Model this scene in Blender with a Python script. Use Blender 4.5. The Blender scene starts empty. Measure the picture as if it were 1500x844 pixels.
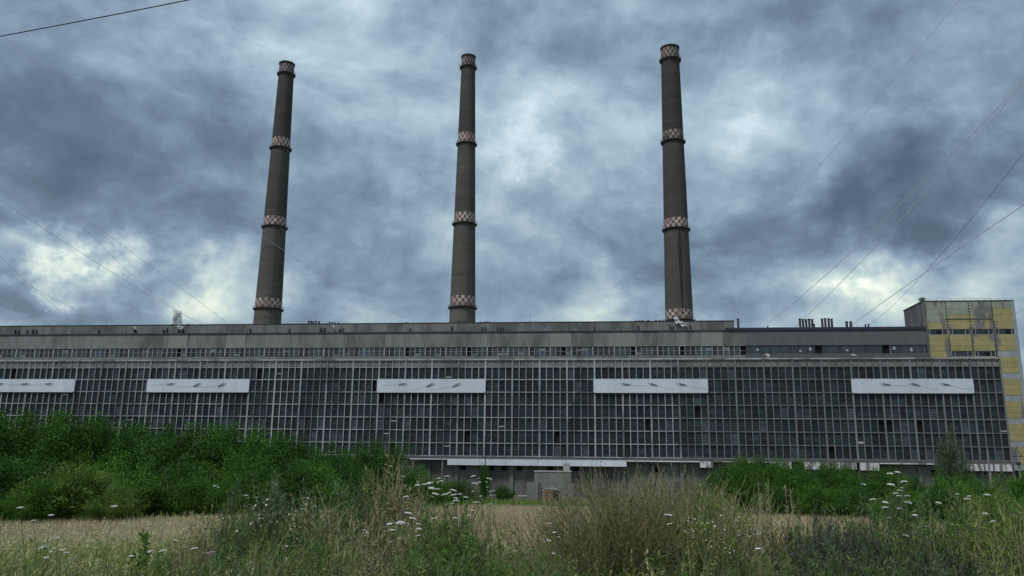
import bpy, bmesh, math, random
import numpy as np
from mathutils import Vector, Matrix

random.seed(7)
RNG = np.random.default_rng(11)
R = math.radians
scene = bpy.context.scene
COL = scene.collection

# ------------------------------------------------------------------ camera
F_PX = 1180.0                      # focal length in pixels of the 1500 px wide photograph
PITCH, ROLL = R(12.43), R(0.6)
CAM_Z = 6.5                        # metres above the plant's ground
cd = bpy.data.cameras.new('camera')
cd.sensor_fit = 'HORIZONTAL'; cd.sensor_width = 36.0
cd.lens = F_PX / 1500.0 * 36.0
cd.clip_start = 0.2; cd.clip_end = 6000
cam = bpy.data.objects.new('camera', cd)
cam.matrix_world = (Matrix.Translation((0, 0, CAM_Z)) @ Matrix.Rotation(R(90) + PITCH, 4, 'X')
                    @ Matrix.Rotation(ROLL, 4, 'Z'))
COL.objects.link(cam)
scene.camera = cam

# ------------------------------------------------------------------ render / exposure
scene.render.engine = 'CYCLES'
scene.cycles.max_bounces = 4; scene.cycles.diffuse_bounces = 3
scene.render.resolution_x, scene.render.resolution_y = 1024, 576
vs = scene.view_settings
vs.view_transform = 'Standard'; vs.look = 'None'
vs.exposure = 0.75; vs.gamma = 1.0; vs.use_curve_mapping = False

# ------------------------------------------------------------------ geometry of the place
YAW = R(5.86)                      # the plant is turned a little: its right end is nearer
HALL_D = 177.44
BAY = 6.0
BAY0 = -119.70                     # first bay line seen at the left edge of the picture

def ray(px, py):
    x, y = px - 750, 422 - py
    c, s = math.cos(ROLL), math.sin(ROLL)
    X, U = (x * c - y * s) / F_PX, (x * s + y * c) / F_PX
    c, s = math.cos(PITCH), math.sin(PITCH)
    return X, c - s * U, s + c * U

def at(px, py, Y):
    r = ray(px, py); k = Y / r[1]
    return Vector((r[0] * k, Y, CAM_Z + r[2] * k))

def onp(px, py, t):
    """point on the plane t metres behind the hall front, as (along, up)"""
    r = ray(px, py); ca, sa = math.cos(YAW), math.sin(YAW)
    k = (t + HALL_D * ca) / (r[0] * sa + r[1] * ca)
    X, Y = r[0] * k, r[1] * k
    return X * ca - (Y - HALL_D) * sa, CAM_Z + r[2] * k

# ------------------------------------------------------------------ sky and sun
SUN_EL, SUN_AZ = R(60), R(215)     # diffuse light from high up, slightly behind the viewer's left
world = bpy.data.worlds.new('World'); scene.world = world
world.use_nodes = True
wt = world.node_tree; wt.nodes.clear()
def wn(t, **kw):
    n = wt.nodes.new(t)
    for k, v in kw.items(): setattr(n, k, v)
    return n
def wl(a, b): wt.links.new(a, b)
def wmath(op, a, b=None, c=None, clamp=False):
    n = wn('ShaderNodeMath', operation=op); n.use_clamp = clamp
    for i, v in enumerate((a, b, c)):
        if v is None: continue
        if isinstance(v, (int, float)): n.inputs[i].default_value = v
        else: wl(v, n.inputs[i])
    return n.outputs[0]
def wvec(op, a, b=None, out=0):
    n = wn('ShaderNodeVectorMath', operation=op)
    for i, v in enumerate((a, b)):
        if v is None: continue
        if isinstance(v, (tuple, list, Vector)): n.inputs[i].default_value = v
        elif isinstance(v, (int, float)): n.inputs['Scale'].default_value = v
        else: wl(v, n.inputs[i])
    return n.outputs[out]
def wscale(a, s):
    n = wn('ShaderNodeVectorMath', operation='SCALE'); wl(a, n.inputs[0])
    if isinstance(s, (int, float)): n.inputs['Scale'].default_value = s
    else: wl(s, n.inputs['Scale'])
    return n.outputs[0]
def wnoise(vec, scale, detail=6, rough=.55, dist=0.0, out='Fac'):
    n = wn('ShaderNodeTexNoise'); wl(vec, n.inputs['Vector'])
    n.inputs['Scale'].default_value = scale; n.inputs['Detail'].default_value = detail
    n.inputs['Roughness'].default_value = rough; n.inputs['Distortion'].default_value = dist
    return n.outputs[out]
sky = wn('ShaderNodeTexSky', sky_type='NISHITA', sun_disc=False)
sky.sun_elevation = SUN_EL; sky.sun_rotation = SUN_AZ
sky.air_density = 1.4; sky.dust_density = 2.0
tc = wn('ShaderNodeTexCoord')
dirv = wvec('NORMALIZE', tc.outputs['Generated'])
sep = wn('ShaderNodeSeparateXYZ'); wl(dirv, sep.inputs[0])
zpos = wmath('MAXIMUM', sep.outputs[2], 0.0)
inv = wmath('DIVIDE', 1.0, wmath('ADD', zpos, 0.36))
comb = wn('ShaderNodeCombineXYZ')
wl(wmath('MULTIPLY', sep.outputs[0], inv), comb.inputs[0])
wl(wmath('MULTIPLY', sep.outputs[1], inv), comb.inputs[1])
plane = comb.outputs[0]                                   # where the view meets the cloud layer
rotp = wn('ShaderNodeVectorRotate', rotation_type='Z_AXIS'); wl(plane, rotp.inputs[0]); rotp.inputs['Angle'].default_value = R(-28)
strm = wvec('MULTIPLY', rotp.outputs[0], (1.0, 1.35, 1.0))
warp = wnoise(strm, 1.9, 3, .5, 0, 'Color')
warp_c = wvec('SUBTRACT', warp, (.5, .5, .5))
strw = wvec('ADD', strm, wscale(warp_c, .50))
n_big = wnoise(strw, 2.3, 7, .55)
wv = wvec('MULTIPLY', wvec('ADD', dirv, wscale(warp_c, .10)), (1.0, 1.0, 1.55))
n_lump = wnoise(wv, 3.6, 8, .575)
n_lump_up = wnoise(wvec('ADD', wv, (-.014, 0, .042)), 3.6, 7, .575)      # the same clouds a little higher up: gives their lit upper sides
n_puff = wnoise(wvec('ADD', wv, (3.1, 7.7, 1.3)), 17.0, 5, .62)
# large bright and dark masses of the cloud cover, each by direction
dw = wvec('NORMALIZE', wvec('ADD', wvec('ADD', dirv, wscale(warp_c, .16)),
          wscale(wvec('SUBTRACT', wnoise(dirv, 11.0, 6, .62, 0, 'Color'), (.5, .5, .5)), .16)))
MASSES = [  # photo x, y, radius in px, amount
    (720, 205, 130, .10), (708, 208, 22, .06), (742, 230, 22, .09), (776, 250, 22, .09), (815, 263, 18, .09), (600, 140, 130, .15), (470, 60, 90, .10),
    (560, 250, 70, .08), (880, 190, 120, .10), (1080, 90, 70, .12), (1010, 250, 70, .12), (780, 310, 70, .08),
    (1110, 190, 70, .08), (1420, 95, 45, .10), (1250, 170, 80, .04),
    (10, 348, 26, .26), (45, 362, 22, .20), (80, 380, 20, .24), (112, 395, 18, .26), (150, 406, 22, .28), (40, 385, 24, .10), (190, 420, 22, .16), (230, 430, 22, .12), (60, 335, 50, -.12), (80, 440, 45, -.12), (200, 460, 40, -.08), (230, 390, 40, -.10),
    (287, 446, 22, .20), (335, 425, 35, .12), (400, 410, 35, .08), (15, 465, 40, .10), (520, 380, 30, .08),
    (560, 472, 45, .22), (640, 380, 40, .10), (860, 466, 45, .26), (760, 462, 35, .10), (870, 405, 30, .16),
    (1290, 425, 34, .32), (1225, 400, 45, .14), (1440, 385, 45, .20), (1180, 460, 60, .16), (1060, 390, 24, .10), (1330, 390, 40, .10),
    (900, 25, 110, -.15), (650, 15, 70, -.10), (1150, 50, 110, -.10), (1330, 20, 120, -.06), (60, 60, 110, -.04),
    (140, 215, 120, -.06), (40, 300, 90, -.08), (200, 320, 110, -.08), (330, 110, 50, -.08), (260, 290, 60, -.05),
    (540, 330, 110, -.13), (590, 430, 50, -.10), (840, 355, 130, -.15), (1120, 350, 120, -.12), (450, 440, 40, -.10), (30, 420, 30, -.14),
    (1215, 275, 30, -.10), (1255, 270, 30, -.12), (1300, 262, 30, -.14), (1345, 280, 28, -.12), (1375, 305, 30, -.14), (1480, 240, 45, -.18), (1350, 330, 60, -.08), (1460, 160, 70, -.06), (1090, 290, 40, -.06),
]
acc = None
for (px, py, rad, amp) in MASSES:
    v = Vector(ray(px, py)).normalized()
    k = 1.0 / (rad / F_PX) ** 2
    d = wvec('DOT_PRODUCT', dw, tuple(v), out=1)
    e = wmath('EXPONENT', wmath('MULTIPLY_ADD', d, k, -k))
    acc = wmath('MULTIPLY_ADD', e, amp * 1.15, 0.0 if acc is None else acc)
val = wmath('ADD', wmath('MULTIPLY_ADD', n_big, .50, .485 - .25), acc)
val = wmath('ADD', val, wmath('MULTIPLY_ADD', n_lump, -.50, .25))
val = wmath('ADD', val, wmath('MULTIPLY', wmath('SUBTRACT', n_lump, n_lump_up), 1.6))
val = wmath('ADD', val, wmath('MULTIPLY_ADD', n_puff, .24, -.12))
ramp = wn('ShaderNodeValToRGB'); wl(val, ramp.inputs[0])
cr = ramp.color_ramp
stops = [(0.0, (.044, .066, .094)), (.24, (.074, .109, .152)), (.40, (.121, .171, .227)), (.56, (.192, .260, .320)),
         (.72, (.28, .365, .42)), (.87, (.42, .51, .555)), (1.0, (.62, .70, .71))]
while len(cr.elements) < len(stops): cr.elements.new(.5)
for el, (p, c) in zip(cr.elements, stops): el.position = p; el.color = (*c, 1)
# thin yellowish light where the cover breaks low over the horizon
low = wmath('SUBTRACT', 1.0, wmath('MULTIPLY', zpos, 2.5), clamp=True)
brk = wmath('MULTIPLY', wmath('MULTIPLY_ADD', val, 3.0, -1.5, clamp=True), low)
warm = wn('ShaderNodeMix', data_type='RGBA', blend_type='MULTIPLY'); warm.clamp_factor = True
wl(brk, warm.inputs[0]); wl(ramp.outputs[0], warm.inputs[6]); warm.inputs[7].default_value = (1.32, 1.12, .76, 1)
cloud10 = wscale(warm.outputs[2], 10.0)
mixs = wn('ShaderNodeMix', data_type='RGBA'); mixs.inputs[0].default_value = .93
wl(sky.outputs[0], mixs.inputs[6]); wl(cloud10, mixs.inputs[7])
bg = wn('ShaderNodeBackground'); bg.inputs[1].default_value = .10
wl(mixs.outputs[2], bg.inputs[0])
world.cycles.sampling_method = 'MANUAL'; world.cycles.sample_map_resolution = 256
wo = wn('ShaderNodeOutputWorld'); wl(bg.outputs[0], wo.inputs[0])

sd = bpy.data.lights.new('sun', 'SUN'); sd.energy = 1.5; sd.angle = R(12); sd.color = (1, .985, .96)
sun = bpy.data.objects.new('sun', sd); COL.objects.link(sun)
sdir = Vector((math.sin(SUN_AZ) * math.cos(SUN_EL), math.cos(SUN_AZ) * math.cos(SUN_EL), math.sin(SUN_EL)))
sun.rotation_euler = sdir.to_track_quat('Z', 'Y').to_euler()
sun.location = (0, -20, 60)

# ------------------------------------------------------------------ materials
MATS = {}
def mat(name, color, rough=.8, vary=.15, scale=1.0, stretch=(1, 1, 1), rnd=0.0, second=None, second_amt=.5,
        bump=0.0, spec=.3, metal=0.0, second_scale=None, sharp=.12, detail=6, coat=0):
    """procedural surface: base colour broken up by noise, an optional second colour in patches, per-object tone"""
    if name in MATS: return MATS[name]
    m = bpy.data.materials.new(name); m.use_nodes = True
    nt = m.node_tree; N = nt.nodes; L = nt.links
    bs = N['Principled BSDF']
    bs.inputs['Roughness'].default_value = rough
    bs.inputs['Specular IOR Level'].default_value = spec
    bs.inputs['Metallic'].default_value = metal
    t = N.new('ShaderNodeTexCoord'); mp = N.new('ShaderNodeMapping')
    mp.inputs['Scale'].default_value = stretch
    geo = N.new('ShaderNodeNewGeometry')
    L.new(geo.outputs['Position'], mp.inputs[0])
    nz = N.new('ShaderNodeTexNoise'); L.new(mp.outputs[0], nz.inputs['Vector'])
    nz.inputs['Scale'].default_value = scale; nz.inputs['Detail'].default_value = detail; nz.inputs['Roughness'].default_value = .62
    val = N.new('ShaderNodeMapRange'); L.new(nz.outputs[0], val.inputs[0])
    val.inputs[1].default_value = .25; val.inputs[2].default_value = .75
    val.inputs[3].default_value = 1 - vary; val.inputs[4].default_value = 1 + vary
    src = None
    rgb = N.new('ShaderNodeRGB'); rgb.outputs[0].default_value = (*color, 1); src = rgb.outputs[0]
    if second:
        n2 = N.new('ShaderNodeTexNoise'); L.new(mp.outputs[0], n2.inputs['Vector'])
        n2.inputs['Scale'].default_value = second_scale or scale * .35; n2.inputs['Detail'].default_value = 8
        n2.inputs['Roughness'].default_value = .6
        mr = N.new('ShaderNodeMapRange'); L.new(n2.outputs[0], mr.inputs[0])
        thr = 1 - second_amt
        thr = .3 + .4 * thr
        mr.inputs[1].default_value = thr - sharp / 2; mr.inputs[2].default_value = thr + sharp / 2
        mx = N.new('ShaderNodeMix'); mx.data_type = 'RGBA'
        L.new(mr.outputs[0], mx.inputs[0]); L.new(src, mx.inputs[6]); mx.inputs[7].default_value = (*second, 1)
        src = mx.outputs[2]
    vm = N.new('ShaderNodeVectorMath'); vm.operation = 'SCALE'
    L.new(src, vm.inputs[0]); L.new(val.outputs[0], vm.inputs['Scale'])
    out = vm.outputs[0]
    if rnd:
        oi = N.new('ShaderNodeObjectInfo'); rr = N.new('ShaderNodeMapRange')
        L.new(oi.outputs['Random'], rr.inputs[0]); rr.inputs[3].default_value = 1 - rnd; rr.inputs[4].default_value = 1 + rnd
        v2 = N.new('ShaderNodeVectorMath'); v2.operation = 'SCALE'
        L.new(out, v2.inputs[0]); L.new(rr.outputs[0], v2.inputs['Scale']); out = v2.outputs[0]
    L.new(out, bs.inputs['Base Color'])
    if bump:
        bp = N.new('ShaderNodeBump'); bp.inputs['Strength'].default_value = bump; bp.inputs['Distance'].default_value = .05
        L.new(nz.outputs[0], bp.inputs['Height']); L.new(bp.outputs[0], bs.inputs['Normal'])
    MATS[name] = m
    return m

def leafmat(name, stops, transl=.25, rough=.6, rnd=.12, spec=.25):
    """foliage: colour from the per-leaf 'tint' attribute, slightly translucent"""
    if name in MATS: return MATS[name]
    m = bpy.data.materials.new(name); m.use_nodes = True
    nt = m.node_tree; N = nt.nodes; L = nt.links
    bs = N['Principled BSDF']; bs.inputs['Roughness'].default_value = rough; bs.inputs['Specular IOR Level'].default_value = spec
    a = N.new('ShaderNodeAttribute'); a.attribute_name = 'tint'
    rp = N.new('ShaderNodeValToRGB'); L.new(a.outputs['Fac'], rp.inputs[0])
    while len(rp.color_ramp.elements) < len(stops): rp.color_ramp.elements.new(.5)
    for el, (p, c) in zip(rp.color_ramp.elements, stops): el.position = p; el.color = (*c, 1)
    oi = N.new('ShaderNodeObjectInfo'); rr = N.new('ShaderNodeMapRange')
    L.new(oi.outputs['Random'], rr.inputs[0]); rr.inputs[3].default_value = 1 - rnd; rr.inputs[4].default_value = 1 + rnd
    v2 = N.new('ShaderNodeVectorMath'); v2.operation = 'SCALE'
    L.new(rp.outputs[0], v2.inputs[0]); L.new(rr.outputs[0], v2.inputs['Scale'])
    L.new(v2.outputs[0], bs.inputs['Base Color'])
    tr = N.new('ShaderNodeBsdfTranslucent'); L.new(v2.outputs[0], tr.inputs[0])
    mx = N.new('ShaderNodeMixShader'); mx.inputs[0].default_value = transl
    L.new(bs.outputs[0], mx.inputs[1]); L.new(tr.outputs[0], mx.inputs[2])
    L.new(mx.outputs[0], N['Material Output'].inputs[0])
    MATS[name] = m
    return m

# ------------------------------------------------------------------ mesh helpers
def tag(o, label=None, cat=None, group=None, kind=None):
    if label: o['label'] = label
    if cat: o['category'] = cat
    if group: o['group'] = group
    if kind: o['kind'] = kind
    return o

def empty(name, loc=(0, 0, 0), rz=0.0):
    o = bpy.data.objects.new(name, None); COL.objects.link(o)
    o.location = loc; o.rotation_euler = (0, 0, rz); o.empty_display_size = .3
    return o

def link(name, me, m=None, parent=None, loc=None, smooth=False):
    o = bpy.data.objects.new(name, me); COL.objects.link(o)
    if m is not None and not me.materials:
        for k in (m if isinstance(m, (list, tuple)) else [m]): me.materials.append(k)
    if parent: o.parent = parent
    if loc is not None: o.location = loc
    if smooth: me.polygons.foreach_set('use_smooth', [True] * len(me.polygons))
    return o

class MB:
    """collects boxes, tubes and rings into ONE mesh"""
    def __init__(self): self.v = []; self.f = []; self.mi = []
    def add(self, vs, fs, mi=0):
        b = len(self.v); self.v += [tuple(p) for p in vs]
        self.f += [tuple(i + b for i in f) for f in fs]; self.mi += [mi] * len(fs); return self
    def box(self, x0, x1, y0, y1, z0, z1, mi=0):
        vs = [(x0, y0, z0), (x1, y0, z0), (x1, y1, z0), (x0, y1, z0), (x0, y0, z1), (x1, y0, z1), (x1, y1, z1), (x0, y1, z1)]
        return self.add(vs, [(0, 3, 2, 1), (4, 5, 6, 7), (0, 1, 5, 4), (1, 2, 6, 5), (2, 3, 7, 6), (3, 0, 4, 7)], mi)
    def tube(self, pts, radii, n=6, mi=0, cap=True):
        pts = [Vector(p) for p in pts]
        if isinstance(radii, (int, float)): radii = [radii] * len(pts)
        vs = []; fs = []
        for i, p in enumerate(pts):
            d = (pts[min(i + 1, len(pts) - 1)] - pts[max(i - 1, 0)])
            d = d.normalized() if d.length else Vector((0, 0, 1))
            u = d.cross(Vector((0, 0, 1)))
            if u.length < 1e-3: u = Vector((1, 0, 0))
            u.normalize(); w = u.cross(d)
            for k in range(n):
                a = 2 * math.pi * k / n
                vs.append(p + (u * math.cos(a) + w * math.sin(a)) * radii[i])
        for i in range(len(pts) - 1):
            for k in range(n):
                fs.append((i * n + k, i * n + (k + 1) % n, (i + 1) * n + (k + 1) % n, (i + 1) * n + k))
        if cap:
            fs.append(tuple(range(n))); fs.append(tuple(reversed(range((len(pts) - 1) * n, len(pts) * n))))
        return self.add(vs, fs, mi)
    def lathe(self, prof, n=48, mi=0, c=(0, 0)):
        vs = []; fs = []
        for r, z in prof:
            for k in range(n):
                a = 2 * math.pi * k / n; vs.append((c[0] + r * math.cos(a), c[1] + r * math.sin(a), z))
        for i in range(len(prof) - 1):
            for k in range(n):
                fs.append((i * n + k, i * n + (k + 1) % n, (i + 1) * n + (k + 1) % n, (i + 1) * n + k))
        return self.add(vs, fs, mi)
    def mesh(self, name):
        me = bpy.data.meshes.new(name); me.from_pydata(self.v, [], self.f)
        if any(self.mi): me.polygons.foreach_set('material_index', self.mi)
        me.update(); return me
    def build(self, name, m=None, parent=None, loc=None, smooth=False):
        return link(name, self.mesh(name), m, parent, loc, smooth)

def np_mesh(name, V, faces, tint=None, mi=None):
    """fast mesh from arrays; faces (n,4) or (n,3)"""
    me = bpy.data.meshes.new(name)
    V = np.asarray(V, np.float32); Fc = np.asarray(faces, np.int32); k = Fc.shape[1]
    me.vertices.add(len(V)); me.vertices.foreach_set('co', V.ravel())
    me.loops.add(Fc.size); me.loops.foreach_set('vertex_index', Fc.ravel())
    me.polygons.add(len(Fc)); me.polygons.foreach_set('loop_start', np.arange(0, Fc.size, k, dtype=np.int32))
    me.polygons.foreach_set('loop_total', np.full(len(Fc), k, np.int32))
    if mi is not None: me.polygons.foreach_set('material_index', np.asarray(mi, np.int32))
    if tint is not None:
        at_ = me.attributes.new('tint', 'FLOAT', 'POINT'); at_.data.foreach_set('value', np.asarray(tint, np.float32))
    me.update(calc_edges=True); return me

def norm(a): return a / np.maximum(np.linalg.norm(a, axis=1, keepdims=True), 1e-9)

def leaves(P, Dv, L, W, tint, rng):
    """one bent diamond per leaf: base, side, tip, side"""
    n = len(P); Dv = norm(Dv)
    side = norm(np.cross(Dv, rng.normal(size=(n, 3))))
    nrm = np.cross(Dv, side)
    L = np.broadcast_to(L, n)[:, None]; W = np.broadcast_to(W, n)[:, None]
    mid = P + Dv * L * .45 + nrm * W * .18
    V = np.stack([P, mid + side * W * .5, P + Dv * L, mid - side * W * .5], 1).reshape(-1, 3)
    Fc = np.arange(4 * n).reshape(-1, 4)
    return V, Fc, np.repeat(np.broadcast_to(tint, n), 4)

def blades(P, H, W, az, bend, segs, tint, yaw=None, curve=2.0):
    """curved tapering grass blades / stalks"""
    n = len(P); H = np.broadcast_to(H, n); W = np.broadcast_to(W, n); bend = np.broadcast_to(bend, n)
    if yaw is None: yaw = RNG.uniform(0, math.pi, n)
    wd = np.stack([np.cos(yaw), np.sin(yaw), np.zeros(n)], 1)
    bd = np.stack([np.cos(az), np.sin(az), np.zeros(n)], 1)
    rows = []
    for i in range(segs + 1):
        t = i / segs
        c = P + np.array([0, 0, 1.]) * (H * (t - .25 * np.minimum(bend, 1.2) * t ** 3))[:, None] + bd * (H * bend * t ** curve)[:, None]
        hw = (W * .5 * (1 - t) ** .7 + W * .03)[:, None]
        rows.append(np.stack([c - wd * hw, c + wd * hw], 1))
    V = np.stack(rows, 1).reshape(-1, 3)
    per = 2 * (segs + 1)
    base = (np.arange(n) * per)[:, None, None]
    q = np.array([[2 * i, 2 * i + 1, 2 * i + 3, 2 * i + 2] for i in range(segs)])[None]
    Fc = (base + q).reshape(-1, 4)
    return V, Fc, np.repeat(np.broadcast_to(tint, n), per)

def merge(parts):
    Vs, Fs, Ts = [], [], []; off = 0
    for V, Fc, T in parts:
        Vs.append(V); Fs.append(Fc + off); Ts.append(T); off += len(V)
    return np.concatenate(Vs), np.concatenate(Fs), np.concatenate(Ts)

def copy_tree(o, parent=None):
    c = o.copy(); COL.objects.link(c)
    if parent is not None: c.parent = parent
    for ch in [x for x in CHILDREN.get(o.name, [])]: copy_tree(ch, c)
    return c
CHILDREN = {}
def register(root):
    kids = [x for x in bpy.data.objects if x.parent == root]
    CHILDREN[root.name] = kids
    for k in kids: register(k)

ORD = ['first', 'second', 'third', 'fourth', 'fifth', 'sixth', 'seventh', 'eighth', 'ninth', 'tenth', 'eleventh', 'twelfth',
       'thirteenth', 'fourteenth', 'fifteenth', 'sixteenth', 'seventeenth', 'eighteenth', 'nineteenth', 'twentieth',
       'twenty-first', 'twenty-second', 'twenty-third', 'twenty-fourth', 'twenty-fifth', 'twenty-sixth', 'twenty-seventh',
       'twenty-eighth', 'twenty-ninth', 'thirtieth']

# ------------------------------------------------------------------ ground
def sstep(a, b, x):
    t = np.clip((x - a) / (b - a), 0, 1); return t * t * (3 - 2 * t)
EDGE_X = [-200, -60, -34, -20, -3.6, 5, 21, 32, 45, 200]
EDGE_Y = [50, 51, 54, 67, 84, 84, 74, 70, 60, 58]
def field_edge(x): return np.interp(x, EDGE_X, EDGE_Y)
def gz(x, y):
    x = np.asarray(x, float); y = np.asarray(y, float)
    bank = 4.75 + .06 * np.sin(x * .9) + .05 * np.sin(x * .37 + y * .6)
    fld = 2.3 + .05 * np.sin(x * .11 + 1) + .04 * np.sin(y * .13)
    far = 0.0
    z = bank + (fld - bank) * sstep(14, 31, y)
    e = field_edge(x)
    return z + (far - z) * sstep(e + 6, e + 34, y)
xs = np.concatenate([[-3000, -1500, -800, -400, -250], np.arange(-180, 181, 3.0), [250, 400, 800, 1500, 3000]])
ys = np.concatenate([[-400, -150, -60, -20], np.arange(-8, 34, 1.0), np.arange(34, 130, 2.5), [140, 160, 200, 300, 500, 900, 1600, 3000, 4500]])
GX, GY = np.meshgrid(xs, ys)
GZ = gz(GX, GY)
V = np.stack([GX, GY, GZ], -1).reshape(-1, 3)
nx, ny = len(xs), len(ys)
ii = (np.arange(ny - 1)[:, None] * nx + np.arange(nx - 1)[None]).ravel()
m_ground = mat('weedy_soil', (.085, .085, .045), .95, .35, 1.2, second=(.13, .105, .065), second_amt=.45, bump=.6)
g = link('ground', np_mesh('ground', V, np.stack([ii, ii + 1, ii + nx + 1, ii + nx], 1)), m_ground, smooth=True)
g['kind'] = 'structure'
# the dry field, laid just above the ground
fx = np.arange(-90, 91, 2.0); ft = np.linspace(0, 1, 36)
FX = np.repeat(fx[None], len(ft), 0); FE = field_edge(fx)[None]
FY = 28 + (FE - 28) * ft[:, None]
FV = np.stack([FX, FY, gz(FX, FY) + .012], -1).reshape(-1, 3)
nx = len(fx); ii = (np.arange(len(ft) - 1)[:, None] * nx + np.arange(nx - 1)[None]).ravel()
m_field = mat('dry_field_soil', (.40, .335, .215), .95, .2, .8, second=(.34, .285, .18), second_amt=.4, bump=.4)
fo = link('field', np_mesh('field', FV, np.stack([ii, ii + 1, ii + nx + 1, ii + nx], 1)), m_field, smooth=True)
fo['kind'] = 'structure'

# ------------------------------------------------------------------ turbine hall
M_CONC = mat('aged_concrete', (.185, .190, .180), .9, .22, .55, (1, 1, .35), rnd=.08, second=(.125, .127, .12), second_amt=.38, bump=.25)
M_CONC_D = mat('dark_render', (.105, .108, .112), .9, .16, .5, (1, 1, .4), rnd=.06, bump=.15)
M_CONC_BASE = mat('plinth_concrete', (.150, .148, .138), .9, .25, .5, (1, 1, .3), rnd=.12, second=(.09, .088, .082), second_amt=.42, bump=.25)
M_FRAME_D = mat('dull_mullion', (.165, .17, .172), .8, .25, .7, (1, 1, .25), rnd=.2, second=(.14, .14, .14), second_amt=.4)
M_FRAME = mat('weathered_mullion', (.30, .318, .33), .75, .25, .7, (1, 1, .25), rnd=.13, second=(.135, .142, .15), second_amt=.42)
M_GLASS = []
for i, c in enumerate([(.021, .037, .046), (.027, .045, .055), (.016, .027, .035), (.023, .039, .042), (.024, .024, .033), (.062, .086, .102)]):  # last tone is lighter: reflective panes, their sheen put into the colour
    M_GLASS.append(mat('grimy_sheen_glass_%d' % i, c, .42, .40, 1.1, rnd=.22, spec=.25, second=(.045, .060, .065), second_amt=.18, sharp=.3))
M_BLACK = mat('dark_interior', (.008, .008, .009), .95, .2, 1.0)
M_WHITE = mat('white_sheet', (.55, .61, .67), .55, .06, .5, (1, 1, .25), rnd=.03, second=(.45, .50, .55), second_amt=.38, sharp=.35)
M_FASCIA = mat('white_fascia', (.60, .645, .71), .6, .10, .8, rnd=.05, second=(.47, .50, .54), second_amt=.3, sharp=.4)
M_FASCIA_OLD = mat('flaking_fascia', (.55, .56, .57), .7, .2, 1.2, (2.2, 2.2, .25), rnd=.1, second=(.16, .15, .14), second_amt=.5, sharp=.08)
M_STEEL_D = mat('dark_steel', (.045, .042, .045), .7, .25, 1.5)
M_ROOF = mat('bitumen_roof', (.06, .06, .065), .95, .2, .4)

hall = empty('turbine_hall', (0, HALL_D, 0), -YAW)
tag(hall, 'long concrete and glass hall with a gridded window front and white panels', 'factory hall')
Z_TOP, Z_BOT = 29.23, 8.43
ROW1 = Z_TOP - 1.5
NR = 7
RH = (ROW1 - Z_BOT) / NR
I0, I1 = -8, 37
S0, S1 = BAY0 + I0 * BAY, BAY0 + I1 * BAY
BANNERS = [(-1, 3), (6, 10), (15, 19), (23, 27), (32, 36)]
# hull behind the window front
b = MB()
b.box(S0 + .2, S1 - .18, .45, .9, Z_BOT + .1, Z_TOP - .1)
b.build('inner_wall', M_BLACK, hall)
MB().box(S0 + .25, S1 - .2, .95, 49.2, Z_TOP - 1.2, Z_TOP - .35).build('roof', M_ROOF, hall)
MB().box(S1 - .16, S1 + .10, .14, 49.1, .0, Z_TOP - .02).build('end_wall', M_CONC, hall)
MB().box(S0 - .4, S0 - .1, .1, 49.1, .0, Z_TOP - .02).build('end_wall', M_CONC, hall)
MB().box(S0 - .2, S1 + .2, -.28, .3, Z_TOP + .02, Z_TOP + .34).build('coping', M_FRAME, hall)
MB().box(S0, S1 + .05, -.36, .4, Z_BOT - .62, Z_BOT - .16).build('sill_beam', mat('dark_sill', (.10, .10, .10), .9, .3, 1), hall)
# vertical mullions: heavy on the bay lines, light between
heavy = MB().box(-.17, .17, -.17, .12, Z_BOT - .14, Z_TOP).mesh('mullion')
light = MB().box(-.085, .085, -.12, .13, Z_BOT - .12, Z_TOP - .02).mesh('mullion')
heavy_d, light_d = heavy.copy(), light.copy()
for me in (heavy, light): me.materials.append(M_FRAME)
for me in (heavy_d, light_d): me.materials.append(M_FRAME_D)
for i in range(I0 * 4, I1 * 4 + 1):
    s = BAY0 + i * BAY / 4
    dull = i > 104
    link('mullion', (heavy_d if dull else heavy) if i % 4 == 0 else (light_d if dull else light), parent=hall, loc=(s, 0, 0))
for k in range(NR + 1):
    z = ROW1 - k * RH
    sm_ = BAY0 + 26 * BAY
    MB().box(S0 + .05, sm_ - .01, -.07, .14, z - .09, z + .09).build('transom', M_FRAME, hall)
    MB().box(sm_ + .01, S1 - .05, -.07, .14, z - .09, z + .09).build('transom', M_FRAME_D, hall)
# short concrete panels above the glass
cp = MB().box(-.62, .62, .02, .32, ROW1 + .14, Z_TOP - .05).mesh('concrete_panel'); cp.materials.append(M_CONC)
for i in range(I0 * 4, I1 * 4):
    link('concrete_panel', cp, parent=hall, loc=(BAY0 + (i + .5) * BAY / 4, 0, 0))
# louvred panes: eight patterns of five slats
def pane_boxes(seed):
    r = random.Random(seed); out = []
    w, h = 1.27 / 2, RH - .27
    n = 5
    for k in range(n):
        z0 = -h / 2 + k * h / n; z1 = z0 + h / n - .07
        tilt = r.gauss(0, .007) + (.022 if r.random() < .05 else 0)
        if r.random() < .025 and seed % 3 == 0: continue
        y = .155
        out.append([(-w, y - tilt, z0), (w, y - tilt, z0), (w, y - tilt + .03, z0), (-w, y - tilt + .03, z0),
                    (-w, y + tilt, z1), (w, y + tilt, z1), (w, y + tilt + .03, z1), (-w, y + tilt + .03, z1)])
    return out
BOXF = [(0, 3, 2, 1), (4, 5, 6, 7), (0, 1, 5, 4), (1, 2, 6, 5), (2, 3, 7, 6), (3, 0, 4, 7)]
variants = []
for sd_ in range(8):
    m_ = MB()
    for bx in pane_boxes(sd_ * 3 + 1): m_.add(bx, BOXF)
    variants.append(m_)
pane_me = {}
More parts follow.
